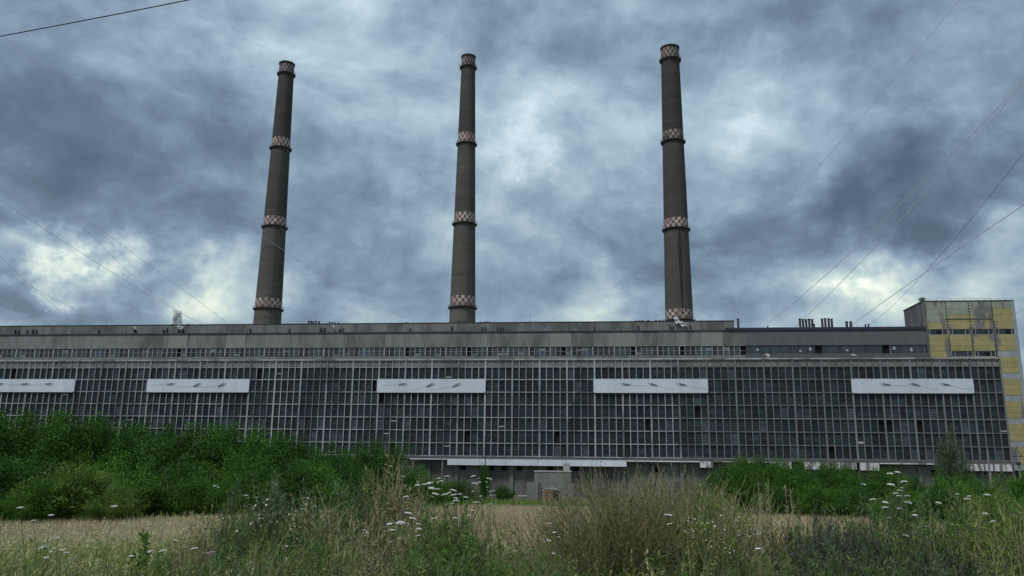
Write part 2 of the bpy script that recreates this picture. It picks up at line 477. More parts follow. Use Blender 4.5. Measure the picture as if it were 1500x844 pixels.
def pane_mesh(v, gm):
    if (v, gm) not in pane_me:
        me = variants[v].mesh('window_pane'); me.materials.append(M_GLASS[gm]); pane_me[(v, gm)] = me
    return pane_me[(v, gm)]
cells = []
for i in range(I0 * 4, I1 * 4):
    for k in range(NR):
        if k == 1 and any(a * 4 <= i < bb * 4 for a, bb in BANNERS): continue
        cells.append((i, k))
cells.sort(key=lambda c: -c[0])
rest = [MB() for _ in M_GLASS]; MERGED = MB()
rp = random.Random(5)
for n_, (i, k) in enumerate(cells):
    s = BAY0 + (i + .5) * BAY / 4; z = ROW1 - (k + .5) * RH
    right = (i / 4 - I0) / (I1 - I0)
    gm = rp.choices(range(6), [3, 2.5 - right, 2 + right, 2.5 - 2 * right, .05 + 2.5 * right ** 5, .9])[0]
    v = rp.randrange(8)
    if rp.random() < .018: continue                   # a missing pane: the dark inside shows
    if n_ < 300:
        link('window_pane', pane_mesh(v, gm), parent=hall, loc=(s, 0, z))
    else:
        MERGED.add([(p[0] + s, p[1], p[2] + z) for p in variants[v].v], variants[v].f, gm)
o = MERGED.build('window_panes', M_GLASS, hall); o['kind'] = 'stuff'
# a few cells patched with light boards
m_board = mat('light_board', (.24, .26, .26), .7, .2, 1, rnd=.3)
rb = random.Random(9)
for _ in range(15):
    i = rb.randrange(10, I1 * 4); k = rb.choice([0, 2, 3, 4, 5, 5, 6, 6])
    if k == 1: continue
    s = BAY0 + (i + .5) * BAY / 4; z = ROW1 - (k + .5) * RH
    h = rb.choice([.28, .5, .55, .3]); z0 = z + rb.uniform(-1.2, .6)
    MB().box(s - .62, s + .62, .05, .09, z0, min(z0 + h, z + 1.2)).build('patch_board', m_board, hall)
# white panels over the second glass row, each with the remains of three lamp brackets
M_MARK = mat('bracket_black', (.02, .022, .025), .8, .2, 2)
for bi, (a, bb) in enumerate(BANNERS):
    x0, x1 = BAY0 + a * BAY - .28, BAY0 + bb * BAY + .12
    z1, z0 = ROW1 - RH + .10, ROW1 - 2 * RH - .16
    bm = bmesh.new()
    # rounded corners in the panel plane
    rr, pts = .35, []
    for cx, cz, a0 in ((x1 - rr, z1 - rr, 0), (x0 + rr, z1 - rr, 90), (x0 + rr, z0 + rr, 180), (x1 - rr, z0 + rr, 270)):
        for q in range(5):
            an = R(a0 + q * 22.5); pts.append((cx + rr * math.cos(an), cz + rr * math.sin(an)))
    vf = [bm.verts.new((p[0], -.46, p[1])) for p in pts]; vb = [bm.verts.new((p[0], -.30, p[1])) for p in pts]
    bm.faces.new(vf); bm.faces.new(list(reversed(vb)))
    for q in range(len(pts)): bm.faces.new((vf[q], vb[q], vb[(q + 1) % len(pts)], vf[(q + 1) % len(pts)]))
    bmesh.ops.recalc_face_normals(bm, faces=bm.faces)
    me = bpy.data.meshes.new('white_panel'); bm.to_mesh(me); bm.free()
    pn = link('white_panel', me, M_WHITE, hall)
    side = [-1, -1, -1, 1, 1][bi]; zc = z1 - 1.05
    for q in range(3):
        sx = x0 + (x1 - x0) * ([.25, .51, .75] if side < 0 else [.27, .51, .76])[q]
        d_ = -side * -1
        rise = [.12, .55, .55][q] if bi in (1, 2) else [.05, .1, .1][q] if bi == 0 else [.2, .35, .3][q]
        L_ = 1.25
        p1 = Vector((sx, -.62, zc)); p0 = Vector((sx + (L_ if side > 0 else -L_), -.56, zc - rise))
        MB().tube([p1, p0], [.075, .05], 5).tube([p1 + Vector((.0, 0, -.22 if bi in (1, 2) and q else -.1)), p0 + Vector((0, 0, -.16 if bi in (1, 2) and q else -.03))], .03, 5) \
            .tube([p1 + Vector((.4 * side * -1, 0, .02)), p1], [.045, .085], 5).tube([p1 + Vector((.5 * -side, -.05, .05)), p1 + Vector((.75 * -side, .1, .02))], .035, 5) \
            .build('lamp_bracket', M_MARK, pn)
        # the cable trailing away from the bracket
        e = Vector((min(max(p0.x + side * (3.6 if q < 2 else 6.0), x0 + .2), x1 - .2), -.50, max(zc - rise - (.9 if bi in (2, 3, 4) and q else .15), z0 + .1)))
        MB().tube([p0, (p0 + e) / 2 - Vector((0, 0, .12)), e], .012, 4).build('cable', M_MARK, pn)

# plinth under the window front
MB().box(S0, S1 - .06, .42, .8, -.2, Z_BOT - .64).build('plinth_wall', M_CONC_BASE, hall)
pil = MB().box(-.38, .38, -.05, .40, -.15, Z_BOT - .66).mesh('pilaster'); pil.materials.append(M_CONC_BASE)
for i in range(I0, I1 + 1):
    link('pilaster', pil, parent=hall, loc=(BAY0 + i * BAY, 0, 0))
fz1, fz0 = Z_BOT - .70, Z_BOT - 1.92
def fascia(sa, sb, z0, z1, m, dz=0):
    MB().box(sa + .03, sb - .03, -1.25, -1.13, z0 + dz, z1 + dz).build('fascia_panel', m, hall)
MB().box(-21.9, S1 + .02, -1.12, .41, fz1 + .09, fz1 + .2).build('canopy', M_CONC_BASE, hall)
for sa, sb in ((-13.5, -11.2), (-11.2, -6.6), (-6.6, -.9), (-.9, 6.0), (6.0, 12.1), (12.1, 18.4), (18.4, 24.8)):
    fascia(sa, sb, fz0, fz1 + .07, M_FASCIA)
fascia(-21.8, -13.55, fz1 - .12, fz1 + .06, M_FASCIA)
fascia(24.85, 39.9, fz1 - .16, fz1 + .06, M_FASCIA)
for sa, sb, lo in ((39.95, 42.7, 0), (54.3, 58.6, -.1), (61.0, 66.2, -.15), (66.3, 71.5, -.1), (72.1, 76.0, -.25), (91.5, 94.2, -.1), (94.3, 98.0, -.1), (98.1, 101.7, -.12)):
    fascia(sa, sb, fz0 + lo, fz1 + .05, M_FASCIA_OLD)
fascia(76.1, 91.4, fz1 - .14, fz1 + .05, M_FASCIA_OLD)
fascia(42.8, 54.2, fz1 - .10, fz1 + .05, M_FASCIA_OLD)
for sc in (-10.3, -4.1, -1.3, 2.0, 8.6, 14.2, 31.4, 45.2, 57.0, 69.3, 87.2, 93.4, 96.5):
    o = MB().box(sc - .62, sc + .62, .30, .41, 5.45, 6.5).build('basement_window', M_BLACK, hall)
    MB().box(sc - .70, sc + .70, .26, .40, 5.30, 5.42).build('sill', M_CONC_BASE, o)
m_pipe = mat('rusty_pipe', (.12, .10, .085), .8, .3, 1)
for sc in (-11.6, .6, 13.3, 21.7, 29.6, 48.5, 64.4, 80.1):
    MB().tube([(sc, .22, -.1), (sc, .22, Z_BOT - .7)], .09, 6).build('drain_pipe', m_pipe, hall)
for sc, w_, h_ in ((20.2, 1.1, 2.6), (36.3, 1.6, 3.4)):
    o = MB().box(sc - w_, sc + w_, .31, .41, -.1, h_).build('door', mat('brown_door', (.09, .075, .065), .7, .3, 1), hall)
    MB().box(sc - w_ - .12, sc + w_ + .12, .28, .40, h_ + .01, h_ + .2).build('lintel', M_CONC_BASE, o)
MB().lathe([(.001, 3.2), (.62, 3.2), (.66, 3.4), (.66, 4.9), (.5, 5.3), (.001, 5.4)], 14, c=(45.8, -1.0)).build('white_tank', M_FASCIA, hall)
MB().box(45.0, 46.6, -1.8, -.1, -.1, 3.19).build('tank_stand', M_CONC_BASE, hall)
for sc, w_ in ((-14.6, .9), (-21.0, .8)):
    MB().box(sc - .16, sc + .16, -1.1, -.8, -.1, fz1 + .05).build('canopy_post', M_CONC_BASE, hall)

# ------------------------------------------------------------------ boiler house behind the hall
TB = 50.0
boil = empty('boiler_house', (0, HALL_D, 0), -YAW)
tag(boil, 'higher grey concrete block with a window strip, rising behind the gridded hall', 'industrial building')
bz = lambda y: onp(690, y, TB)[1]
z_wt, z_w1, z_w0 = bz(487.2), bz(508.9), bz(521.3)
s_dark, s_end = onp(1091, 500, TB)[0], onp(1359, 500, TB)[0] - .3
sb0 = -212.0
MB().box(sb0, s_end - .1, TB + .5, TB + 13, 0, z_wt - .6).build('core', M_BLACK, boil)
MB().box(sb0, s_dark, TB + .02, TB + .5, 20, z_w0 - .05).build('lower_wall', M_CONC, boil)
zd_t, zd_1, zd_0 = onp(1150, 484, TB)[1], onp(1150, 506, TB)[1], onp(1150, 518.5, TB)[1]
MB().box(s_dark + .02, s_end, TB - .10, TB + .48, 20, zd_0 - .04).build('lower_wall', M_CONC_D, boil)
MB().box(s_dark + .04, s_end, TB - .12, TB + .46, zd_1, zd_t).build('dark_wall', M_CONC_D, boil)
MB().box(s_dark - 5, s_end + .05, TB - .4, TB + 14, zd_t + .01, onp(1150, 480, TB)[1]).build('roof_edge', mat('blue_black_flashing', (.035, .035, .06), .7, .2, .6), boil)
MB().box(s_end + .02, s_end + .3, TB - .05, TB + .9, 20, zd_t - .03).build('corner_trim', M_CONC_D, boil)
MB().box(sb0, s_dark - 5.1, TB - .3, TB + 13.5, z_wt + .02, z_wt + .28).build('roof_edge', M_ROOF, boil)
# spandrel panels, one per bay, and the window strip
BB0 = onp(563, 515, TB)[0]
M_BGL = [mat('strip_glass_blue', (.045, .062, .075), .22, .4, .9, rnd=.45, spec=.5),
         mat('strip_glass_dark', (.022, .028, .034), .25, .4, .9, rnd=.4, spec=.5),
         mat('strip_glass_pale', (.16, .19, .21), .5, .3, .9, rnd=.3)]
M_WMUL = mat('pale_mullion', (.34, .34, .33), .8, .2, 1, rnd=.15)
rs = random.Random(21)
i = math.floor((sb0 - BB0) / BAY) + 1
bp_ = MB().box(-2.97, 2.97, -.06, .4, z_w1 + .05, z_wt).mesh('concrete_panel'); bp_.materials.append(M_CONC)
m_lightp = mat('newer_concrete', (.225, .225, .205), .9, .12, .5, bump=.1)
bp2 = bp_.copy(); bp2.materials.clear(); bp2.materials.append(m_lightp)
gl = []
for m_ in M_BGL:
    me = MB().box(-.66, .66, .16, .24, z_w0 + .04, z_w1 - .04).mesh('window_pane'); me.materials.append(m_); gl.append(me)
hm = MB().box(-.14, .14, -.02, .3, z_w0, z_w1 + .02).mesh('mullion'); hm.materials.append(M_WMUL)
lm = MB().box(-.07, .07, .04, .3, z_w0, z_w1 + .02).mesh('mullion'); lm.materials.append(M_WMUL)
m_trans = mat('grey_rail', (.20, .20, .20), .8, .2, 1)
MB().box(sb0 + 1, s_dark - .1, TB + .06, TB + .15, (z_w0 + z_w1) / 2 - .05, (z_w0 + z_w1) / 2 + .05).build('window_rail', m_trans, boil)
npane = 0
while BB0 + i * BAY < s_dark - .5:
    sL = BB0 + i * BAY
    if sL + BAY < s_dark + .3:
        link('concrete_panel', bp2 if rs.random() < .14 else bp_, parent=boil, loc=(sL + BAY / 2, TB, 0))
    link('mullion', hm, parent=boil, loc=(sL, TB, 0))
    for q in range(4):
        sc = sL + (q + .5) * BAY / 4
        if q: link('mullion', lm, parent=boil, loc=(sL + q * BAY / 4, TB, 0))
        r_ = rs.random()
        if sc > s_dark - .7: continue
        if r_ < .045: continue                        # open or broken: the dark inside shows
        link('window_pane', gl[0] if r_ < .55 else gl[1], parent=boil, loc=(sc, TB, 0))
        if rs.random() < .13:
            zz = rs.choice([z_w0 + .1, (z_w0 + z_w1) / 2 + .1])
            MB().box(sc - .6, sc + .6, TB + .08, TB + .14, zz, zz + rs.uniform(.3, .9)).build('window_board', M_BGL[2], boil)
    i += 1
last = BB0 + (i - 1) * BAY
MB().box(last + .05, s_dark - .03, TB - .06, TB + .4, z_w1 + .05, z_wt).build('concrete_panel', M_CONC, boil)
# translucent glass strip of the dark section: narrow upright glass channels
m_prof = mat('channel_glass', (.040, .058, .066), .3, .35, .8, (3, 3, .5), rnd=.35, spec=.5)
nch = 54; cw = (s_end - s_dark - .4) / nch
ch = MB().box(-cw / 2 + .03, cw / 2 - .03, .10, .2, zd_0 + .02, zd_1 - .02).mesh('glass_channel'); ch.materials.append(m_prof)
for q in range(nch):
    sc = s_dark + .2 + (q + .5) * cw
    if q in (21, 22, 41, 42): continue
    link('glass_channel', ch, parent=boil, loc=(sc, TB, 0))
    if q in (3, 16, 19, 30, 44, 49):
        zz = rs.uniform(zd_0 + .3, zd_1 - 1.2)
        MB().box(sc - .3, sc + .35, TB + .03, TB + .08, zz, zz + rs.uniform(.5, 1.0)).build('window_board', mat('torn_white', (.36, .37, .38), .7, .2, 1), boil)
MB().box(s_dark + .1, s_end - .1, TB + .05, TB + .22, zd_0 - .02, zd_0 + .015).build('window_rail', m_trans, boil)
# top tier: a parapet of long panels set a little back
TT = TB + 5.0
tz1, tz0 = onp(690, 473.2, TT)[1], z_wt + .2
ts1 = onp(1075.5, 475, TT)[0]
M_TIER = mat('tier_concrete', (.165, .166, .156), .9, .25, .5, (1, 1, .3), rnd=.10, second=(.10, .10, .097), second_amt=.45, bump=.25)
q = ts1
while q > sb0:
    w_ = rs.choice([6, 12, 9, 6])
    MB().box(max(q - w_, sb0) + .03, q - .03, TT, TT + .5, tz0, tz1).build('parapet_panel', M_TIER, boil)
    q -= w_
MB().box(sb0 - .1, ts1 + .06, TT - .1, TT + 10, tz1 + .02, tz1 + .2).build('parapet_cap', M_ROOF, boil)
MB().box(ts1 - .45, ts1 - .04, TT + .52, TT + 9.9, tz0 + .1, tz1 - .01).build('parapet_panel', M_TIER, boil)
# dark overflow pipes standing against the tier
for px, w_ in ((23, .35), (28, .35), (41, .2), (49, .4), (54, .15), (145, .35), (198, .6), (240, .45), (245, .45), (262, .2), (268, .45), (367, .3), (424, .4), (470, .5), (475, .5), (498, .55), (502, .2),
               (601, .3), (662, .55), (706, .4), (711, .4), (728, .2), (733, .35), (737, .35), (870, .3), (935, .5), (981.7, .5), (986, .5), (1005, .4), (1011, .5)):
    sc, _ = onp(px, 485, TT); h = (tz1 - tz0) * rs.uniform(.55, .75)
    MB().box(sc - w_ / 2, sc + w_ / 2, TT - .45, TT - .02, tz0 + .1, tz0 + h).build('overflow_pipe', M_STEEL_D, boil)
# vent pipes along the roof
def vents(pxs, ytop, base_y, tpl, w_=.32):
    for px in pxs:
        sc, zt_ = onp(px, ytop + rs.uniform(-.7, .7), tpl)
        _, zb_ = onp(px, base_y, tpl)
        MB().lathe([(0.001, zb_ - .3), (w_, zb_ - .3), (w_, zt_ - .15), (w_ * 1.25, zt_ - .15), (w_ * 1.25, zt_), (.001, zt_)], 8, c=(sc, tpl)).build('vent_pipe', M_STEEL_D, boil)
vents((1171.5, 1176, 1180.5, 1185, 1189.5), 467.5, 480, TB + 4, .33)
vents((1204, 1208.5, 1213.5, 1218), 467, 480, TB + 4, .33)
vents((1240, 1246), 471.5, 480, TB + 4, .36); vents((1191,), 475, 480, TB + 4, .5)
vents((1267.5, 1272), 475, 480, TB + 4, .22); vents((1124.5,), 477, 480, TB + 4, .18); vents((1081,), 468, 480, TB + 4, .32)
vents((452.5, 456, 459, 463, 467.5), 470.5, 475, TT + 6, .28); vents((483, 487, 490.5, 495.5), 472, 475, TT + 6, .22)
vents((595,), 472, 474, TT + 6, .28)
vents((673, 677, 680.5, 685, 689.5), 471.2, 474, TT + 6, .24); vents((704, 709, 713, 717), 471.2, 474, TT + 6, .22)
vents((932, 936.5, 940.5, 945, 949.5), 469.5, 472.5, TT + 6, .26); vents((961, 966, 970.5), 469.5, 472.5, TT + 6, .26)
vents((239.5, 246.5, 253, 265, 275.5, 280), 475.3, 478, TT + 6, .3); vents((62, 66, 71, 75), 476.6, 478.5, TT + 6, .2)
# slim post on the roof and a low roof kerb at the right
MB().tube([(onp(775, 474, TT)[0], TT + 3, tz1), (onp(775, 474, TT)[0], TT + 3, tz1 + 2.6)], [.1, .05], 6).build('lightning_rod', M_STEEL_D, boil)
m_sheet = mat('torn_sheet', (.55, .54, .55), .8, .15, 1)
def rag(name, px, py, t, w_, h_, parent, seed):
    r = random.Random(seed); sc, z = onp(px, py, t); vs_ = []; fs_ = []
    nx_, nz_ = 5, 5
    for a_ in range(nx_):
        for b_ in range(nz_):
            u, v = a_ / (nx_ - 1) - .5, b_ / (nz_ - 1) - .5
            vs_.append((sc + (u + .5 * v) * w_ + r.uniform(-.12, .12) * w_, t - .3 + r.uniform(-.25, .25), z - v * h_ - abs(u) * .3 * h_ + r.uniform(-.08, .08) * h_))
    for a_ in range(nx_ - 1):
        for b_ in range(nz_ - 1):
            if r.random() < .12: continue
            i0 = a_ * nz_ + b_; fs_.append((i0, i0 + nz_, i0 + nz_ + 1, i0 + 1))
    o_ = MB().add(vs_, fs_).build(name, m_sheet, parent)
    sm = o_.modifiers.new('thickness', 'SOLIDIFY'); sm.thickness = .03
    return o_
rag('torn_sheet', 992, 469, TT - .5, 1.3, 1.8, boil, 1); rag('torn_sheet', 1000.5, 474, TT - .5, 1.7, 1.3, boil, 2)
rag('torn_sheet', 262, 479.5, TT - .5, .8, 1.1, boil, 3); rag('torn_sheet', 267, 479.5, TT - .5, .8, 1.0, boil, 4)
rag('torn_sheet', 199, 480.5, TT - .5, 1.0, .8, boil, 6); rag('torn_sheet', 489, 477.5, TT - .5, 1.0, .8, boil, 8)
rag('torn_sheet', 1124, 521.5, TB - .5, 1.1, 1.2, boil, 9); rag('torn_sheet', 1250, 520.5, TB - .5, 1.3, .5, boil, 10)

# ------------------------------------------------------------------ yellow tower at the right end
def peel_mat(name, paint):
    m = mat(name, paint, .8, .18, .9, (1, 1, .38), rnd=.09, second=(.155, .15, .145), second_amt=.33, bump=.2, second_scale=.25, sharp=.05, detail=8)
    return m
M_YEL = peel_mat('peeling_yellow', (.31, .275, .125))
M_PGR = peel_mat('peeling_pale_green', (.265, .29, .235))
M_GREYB = mat('grey_band', (.27, .30, .31), .8, .2, .7, rnd=.12)
TT2 = TB + 1.0
s_a, s_b = onp(1351, 441, TT2)[0], onp(1485, 441, TT2)[0]
tw = empty('yellow_tower', (0, HALL_D, 0), -YAW)
tag(tw, 'tall concrete stair block with peeling yellow paint at the right edge', 'tower')
tzt = onp(1420, 441.2, TT2)[1]
MB().box(s_a + .3, s_b - .3, TT2 + .35, TT2 + 13.8, 0, tzt - .5).build('core', M_BLACK, tw)
ms = mat('tower_side_concrete', (.125, .115, .115), .9, .3, .4, (1, 1, .4), second=(.19, .18, .17), second_amt=.35, bump=.2)
for q in range(3):
    MB().box(s_a, s_a + .28, TT2 + .36 + q * 4.5, TT2 + .30 + (q + 1) * 4.5, 0, tzt - .02).build('side_panel', ms, tw)
    MB().box(s_b - .28, s_b, TT2 + .36 + q * 4.5, TT2 + .30 + (q + 1) * 4.5, 0, tzt - .02).build('side_panel', ms, tw)
MB().box(s_a - .12, s_b + .12, TT2 - .12, TT2 + 14, tzt + .01, tzt + .22).build('roof_slab', M_ROOF, tw)
for q in range(14):
    sx = s_a + .3 + (s_b - s_a - .6) * q / 13
    MB().tube([(sx, TT2 + .1, tzt + .2), (sx, TT2 + .1, tzt + .75)], .035, 5).build('railing_post', M_STEEL_D, tw)
MB().tube([(s_a + .3, TT2 + .1, tzt + .72), (s_b - .3, TT2 + .1, tzt + .72)], .03, 5).build('railing', M_STEEL_D, tw)
zb = lambda y: onp(1420, y, TT2)[1]
win_hi, win_lo = zb(482), zb(490.6)
step = win_hi - zb(514)
bw = (s_b - s_a) / 4
m_dot = MATS['dark_interior']
def window(sa, sb, z0, z1, look):
    o = MB().box(sa, sb, TT2 + .16, TT2 + .24, z0, z1).build('window', M_BGL[look], tw)
    fr = MB()
    for x_ in (sa, sa + (sb - sa) * .16, sa + (sb - sa) * .78, sb):
        fr.box(x_ - .06, x_ + .06, TT2 + .04, TT2 + .15, z0, z1)
    fr.box(sa - .02, sb + .02, TT2 + .06, TT2 + .14, z0 - .01, z0 + .10); fr.box(sa - .02, sb + .02, TT2 + .065, TT2 + .145, z1 - .10, z1 + .01)
    fr.build('frame', M_WMUL, o)
    if rs.random() < .5:
        MB().box(sa + (sb - sa) * .5, sa + (sb - sa) * .72, TT2 + .10, TT2 + .155, z0 + .15, z1 - .2).build('open_pane', M_BLACK, o)
    return o
MB().box(s_b - .95, s_b + .02, TT2 - .09, TT2 - .05, 0, tzt - .03).build('edge_strip', M_GREYB, tw)
MB().box(s_a - .02, s_a + .75, TT2 - .09, TT2 - .05, 20, tzt - .03).build('edge_strip', ms, tw)
lv = 0
while win_hi - lv * step > 3:
    hi, lo = win_hi - lv * step, win_lo - lv * step
    nxt = hi + step * 0 + (step - (win_hi - win_lo))          # top of the spandrel above this window strip
    for q in range(4):
        xa, xb = s_a + q * bw, s_a + (q + 1) * bw
        # spandrel panel above this strip, in two courses
        top = tzt if lv == 0 else win_lo - (lv - 1) * step
        nco = 4 if lv == 0 else 3
        for c_ in range(nco):
            za, zb_ = hi + (top - hi) * c_ / nco, hi + (top - hi) * (c_ + 1) / nco
            pale = lv == 0 and (c_ == 3 or (c_ == 2 and q < 3) or (c_ == 1 and q == 0))
            pm = M_PGR if pale else M_YEL
            MB().box(xa + (.02 if q else 0), xb - (.02 if q < 3 else 0), TT2 - .04 * ((q + c_) % 2) * .3, TT2 + .3, za + .02, zb_ - .025).build('wall_panel', pm, tw)
        # column of fixing holes on the joint
        if q and lv < 2:
            dd = MB()
            for c_ in range(9):
                z_ = hi + (top - hi) * (c_ + .5) / 9
                dd.box(xb - bw - .13, xb - bw + .13, TT2 - .07, TT2 + .02, z_ - .13, z_ + .13)
            dd.build('fixing_holes', m_dot, tw)['kind'] = 'stuff'
        if lv == 0 and q in (0, 1, 2) or (lv == 0 and q == 3):
            window(xa + .28, xb - .28, lo, hi, 1)
        elif lv == 1 and q in (1, 2):
            window(xa + .35, xb - .35, lo, hi, 1)
        else:
            MB().box(xa + .02, xb - .02, TT2 + .05, TT2 + .3, lo + .01, hi - .005).build('infill_panel', M_GREYB if q == 3 else M_YEL, tw)
        MB().box(xa + .0, xa + .33, TT2 + .02, TT2 + .3, lo + .012, hi - .01).build('pier', M_YEL, tw)
    lv += 1
MB().box(s_a + bw * .9, s_a + bw * 3, TT2 - .08, TT2 - .02, zb(468.2), zb(466.6)).build('dark_strip', MATS['dark_sill'], tw)
# little bush that has seeded itself on the tower roof
rr_ = np.random.default_rng(3); pc = np.array([s_a + .4, TT2 + 1.0, tzt + .2])
P_ = pc + rr_.normal(size=(500, 3)) * [.45, .45, .3] + [0, 0, .5]
Vv, Ff, Tt = leaves(P_, rr_.normal(size=(500, 3)) + [0, 0, .8], .25, .1, rr_.uniform(0, .5, 500), rr_)
ca, sa_ = math.cos(YAW), math.sin(YAW)
rooflink = lambda v: np.stack([v[:, 0] * ca + v[:, 1] * sa_, HALL_D - v[:, 0] * sa_ + v[:, 1] * ca, v[:, 2]], 1)

M_LEAF = leafmat('shrub_leaf', [(0, (.034, .092, .014)), (.5, (.062, .155, .022)), (1, (.115, .235, .040))], .16, .8, .12, .08)
M_LEAF_D = leafmat('dark_shrub_leaf', [(0, (.024, .066, .014)), (.6, (.044, .112, .022)), (1, (.080, .165, .034))], .14, .8, .12, .08)
M_BARK = mat('bark', (.09, .07, .05), .95, .3, 4, bump=.4)
rt = empty('roof_bush', tuple(rooflink(pc[None])[0])); tag(rt, 'small bush growing on the roof corner of the yellow tower', 'bush')
Vw = rooflink(Vv) - np.array(rt.location)
link('crown', np_mesh('crown', Vw, Ff, Tt), M_LEAF_D, rt)
MB().tube([(0, 0, 0), (.05, 0, .5), (-.1, .1, 1.1)], [.06, .05, .02], 6).build('trunk', M_BARK, rt)

# ------------------------------------------------------------------ chimneys
def shaft_mat(name, c): c = tuple(v * .86 for v in c); return mat(name, c, .92, .20, .9, (.12, .12, 1.0), second=tuple(v * .68 for v in c), second_amt=.42, second_scale=.22, sharp=.3, bump=.1)
M_CH = [[shaft_mat('shaft_concrete_%d_%d' % (i, k), c) for k, c in enumerate(cs)] for i, cs in enumerate([
    [(.135, .128, .110), (.112, .104, .090), (.092, .082, .072), (.075, .065, .060), (.070, .061, .056)],
    [(.145, .136, .115), (.115, .108, .092), (.100, .091, .080), (.085, .076, .068), (.10, .094, .086)],
    [(.11, .102, .096), (.102, .092, .085), (.082, .072, .068), (.066, .055, .053), (.052, .041, .040)]])]
M_RED = mat('faded_red', (.15, .070, .055), .85, .3, .5, second=(.20, .10, .085), second_amt=.4)
M_PALE = mat('faded_white', (.43, .42, .40), .85, .2, .5, second=(.22, .21, .20), second_amt=.40)
M_RED_OLD = mat('sooted_red', (.085, .050, .042), .9, .3, .5)
M_PALE_OLD = mat('sooted_white', (.25, .235, .22), .9, .25, .5, second=(.10, .09, .085), second_amt=.4)
M_SOOT = mat('soot_streak', (.035, .032, .034), .95, .3, .3, (1, 1, .2))
CHIM = [(-123.03, 400.08, [(213.5, 218.5), (170.8, 175.7), (127.3, 132.0), (83.8, 88.4)], 3.85, 6.75, 'left of the three tall chimneys, dark brown shaft with checkered bands'),
        (-24.24, 389.88, [(213.2, 218.2), (170.1, 175.1), (126.9, 131.8), (83.6, 88.7)], 3.55, 6.40, 'middle of the three tall chimneys, grey-brown shaft with checkered bands'),
        (79.83, 377.8, [(212.6, 218.3), (167.7, 172.6), (121.7, 126.4), (76.0, 80.7)], 4.50, 6.55, 'right of the three tall chimneys, darkest shaft with a black streak')]
for ci, (cx, cy, bands, r_top, r_77, lab) in enumerate(CHIM):
    t = empty('chimney', (cx, cy, 0)); tag(t, lab, 'chimney', 'power plant chimneys')
    cor = lambda z: z - (z - CAM_Z) * (r_77 + (r_top - r_77) * (z - 77) / 140) / cy
    bands = [(cor(u_), cor(v_)) for u_, v_ in bands]
    zt_ = bands[0][1] + .5
    rad = lambda z: r_77 + (r_top - r_77) * (z - 77) / (217 - 77) + (max(0, 77 - z) / 77) ** 2 * 2.2
    cuts = [0] + [b_[0] - .6 for b_ in reversed(bands)] + [zt_]
    for k in range(5):
        MB().lathe([(rad(z), z) for z in np.linspace(cuts[k], cuts[k + 1], 14)], 56).build('shaft_section', M_CH[ci][k], t, smooth=True)
    rim = MB().lathe([(r_top - .8, zt_ - 6), (r_top - .8, zt_ + .55), (r_top + .38, zt_ + .55), (r_top + .38, zt_ - .1), (r_top - .02, zt_ - .1)], 56)
    rim.build('rim', M_CH[ci][3], t)
    for k in range(6):
        a = k * math.pi / 3 + .4
        MB().tube([((r_top + .3) * math.cos(a), (r_top + .3) * math.sin(a), zt_), ((r_top + .35) * math.cos(a), (r_top + .35) * math.sin(a), zt_ + 2.4)], [.07, .03], 5).build('lightning_rod', M_STEEL_D, t)
    for bi, (z0, z1) in enumerate(bands):
        nseg, sub = 26, 3
        mb = MB(); faded = random.Random(ci * 10 + bi)
        for rrow in range(3):
            za, zb_ = z0 + (z1 - z0) * rrow / 3, z0 + (z1 - z0) * (rrow + 1) / 3
            for k in range(nseg):
                for q in range(sub):
                    a0 = 2 * math.pi * (k + q / sub) / nseg + .07; a1 = 2 * math.pi * (k + (q + 1) / sub) / nseg + .07
                    ra, rb_ = rad(za) + .03, rad(zb_) + .03
                    mb.add([(ra * math.cos(a0), ra * math.sin(a0), za), (ra * math.cos(a1), ra * math.sin(a1), za),
                            (rb_ * math.cos(a1), rb_ * math.sin(a1), zb_), (rb_ * math.cos(a0), rb_ * math.sin(a0), zb_)], [(0, 1, 2, 3)], (k + rrow) % 2)
        mb.build('checker_band', [M_RED_OLD, M_PALE_OLD] if bi == 0 or (ci == 2 and bi == 1) else [M_RED, M_PALE], t)
        # gallery below the band with its railing
        gz_ = z0 - .5; rg = rad(gz_)
        gal = MB().lathe([(rg - .05, gz_ - .7), (rg + .85, gz_ - .2), (rg + .95, gz_ + .05), (rg - .05, gz_ + .05)], 48).build('gallery', M_CH[ci][2], t)
        rl = MB()
        for hgt in (.6, 1.15):
            rl.lathe([(rg + .86, gz_ + hgt), (rg + .92, gz_ + hgt), (rg + .92, gz_ + hgt + .08), (rg + .86, gz_ + hgt + .08), (rg + .86, gz_ + hgt)], 48)
        for k in range(24):
            a = 2 * math.pi * k / 24; x_, y_ = (rg + .89) * math.cos(a), (rg + .89) * math.sin(a)
            rl.tube([(x_, y_, gz_), (x_, y_, gz_ + 1.2)], .045, 4)
        rl.build('railing', M_STEEL_D, gal)
    # ladder up the side that faces the plant
    a = R(-62); lad = MB()
    dx = Vector((-math.sin(a), math.cos(a), 0)) * .28
    for sgn in (-1, 1):
        lad.tube([Vector((math.cos(a) * (rad(z) + .28), math.sin(a) * (rad(z) + .28), z)) + dx * sgn for z in (60, 110, 160, 217)], .05, 4)
    lad.build('ladder', M_STEEL_D, t)
    if ci == 2:
        mb = MB(); zs_ = np.linspace(77, 119, 30); rs2 = random.Random(4); vs_ = []; fs_ = []
        for z in zs_:
            w0 = (.7 + 1.7 * ((z - 77) / 42) ** .8) * rs2.uniform(.8, 1.15) / rad(z)
            if z > 114: w0 *= (119.2 - z) / 6 + .15
            for q in range(4):
                an = R(-87) - w0 / 2 + w0 * q / 3
                vs_.append(((rad(z) + .045) * math.cos(an), (rad(z) + .045) * math.sin(an), z))
        for k in range(len(zs_) - 1):
            for q in range(3): fs_.append((k * 4 + q, k * 4 + q + 1, k * 4 + q + 5, k * 4 + q + 4))
        mb.add(vs_, fs_).build('soot_stain', M_SOOT, t)

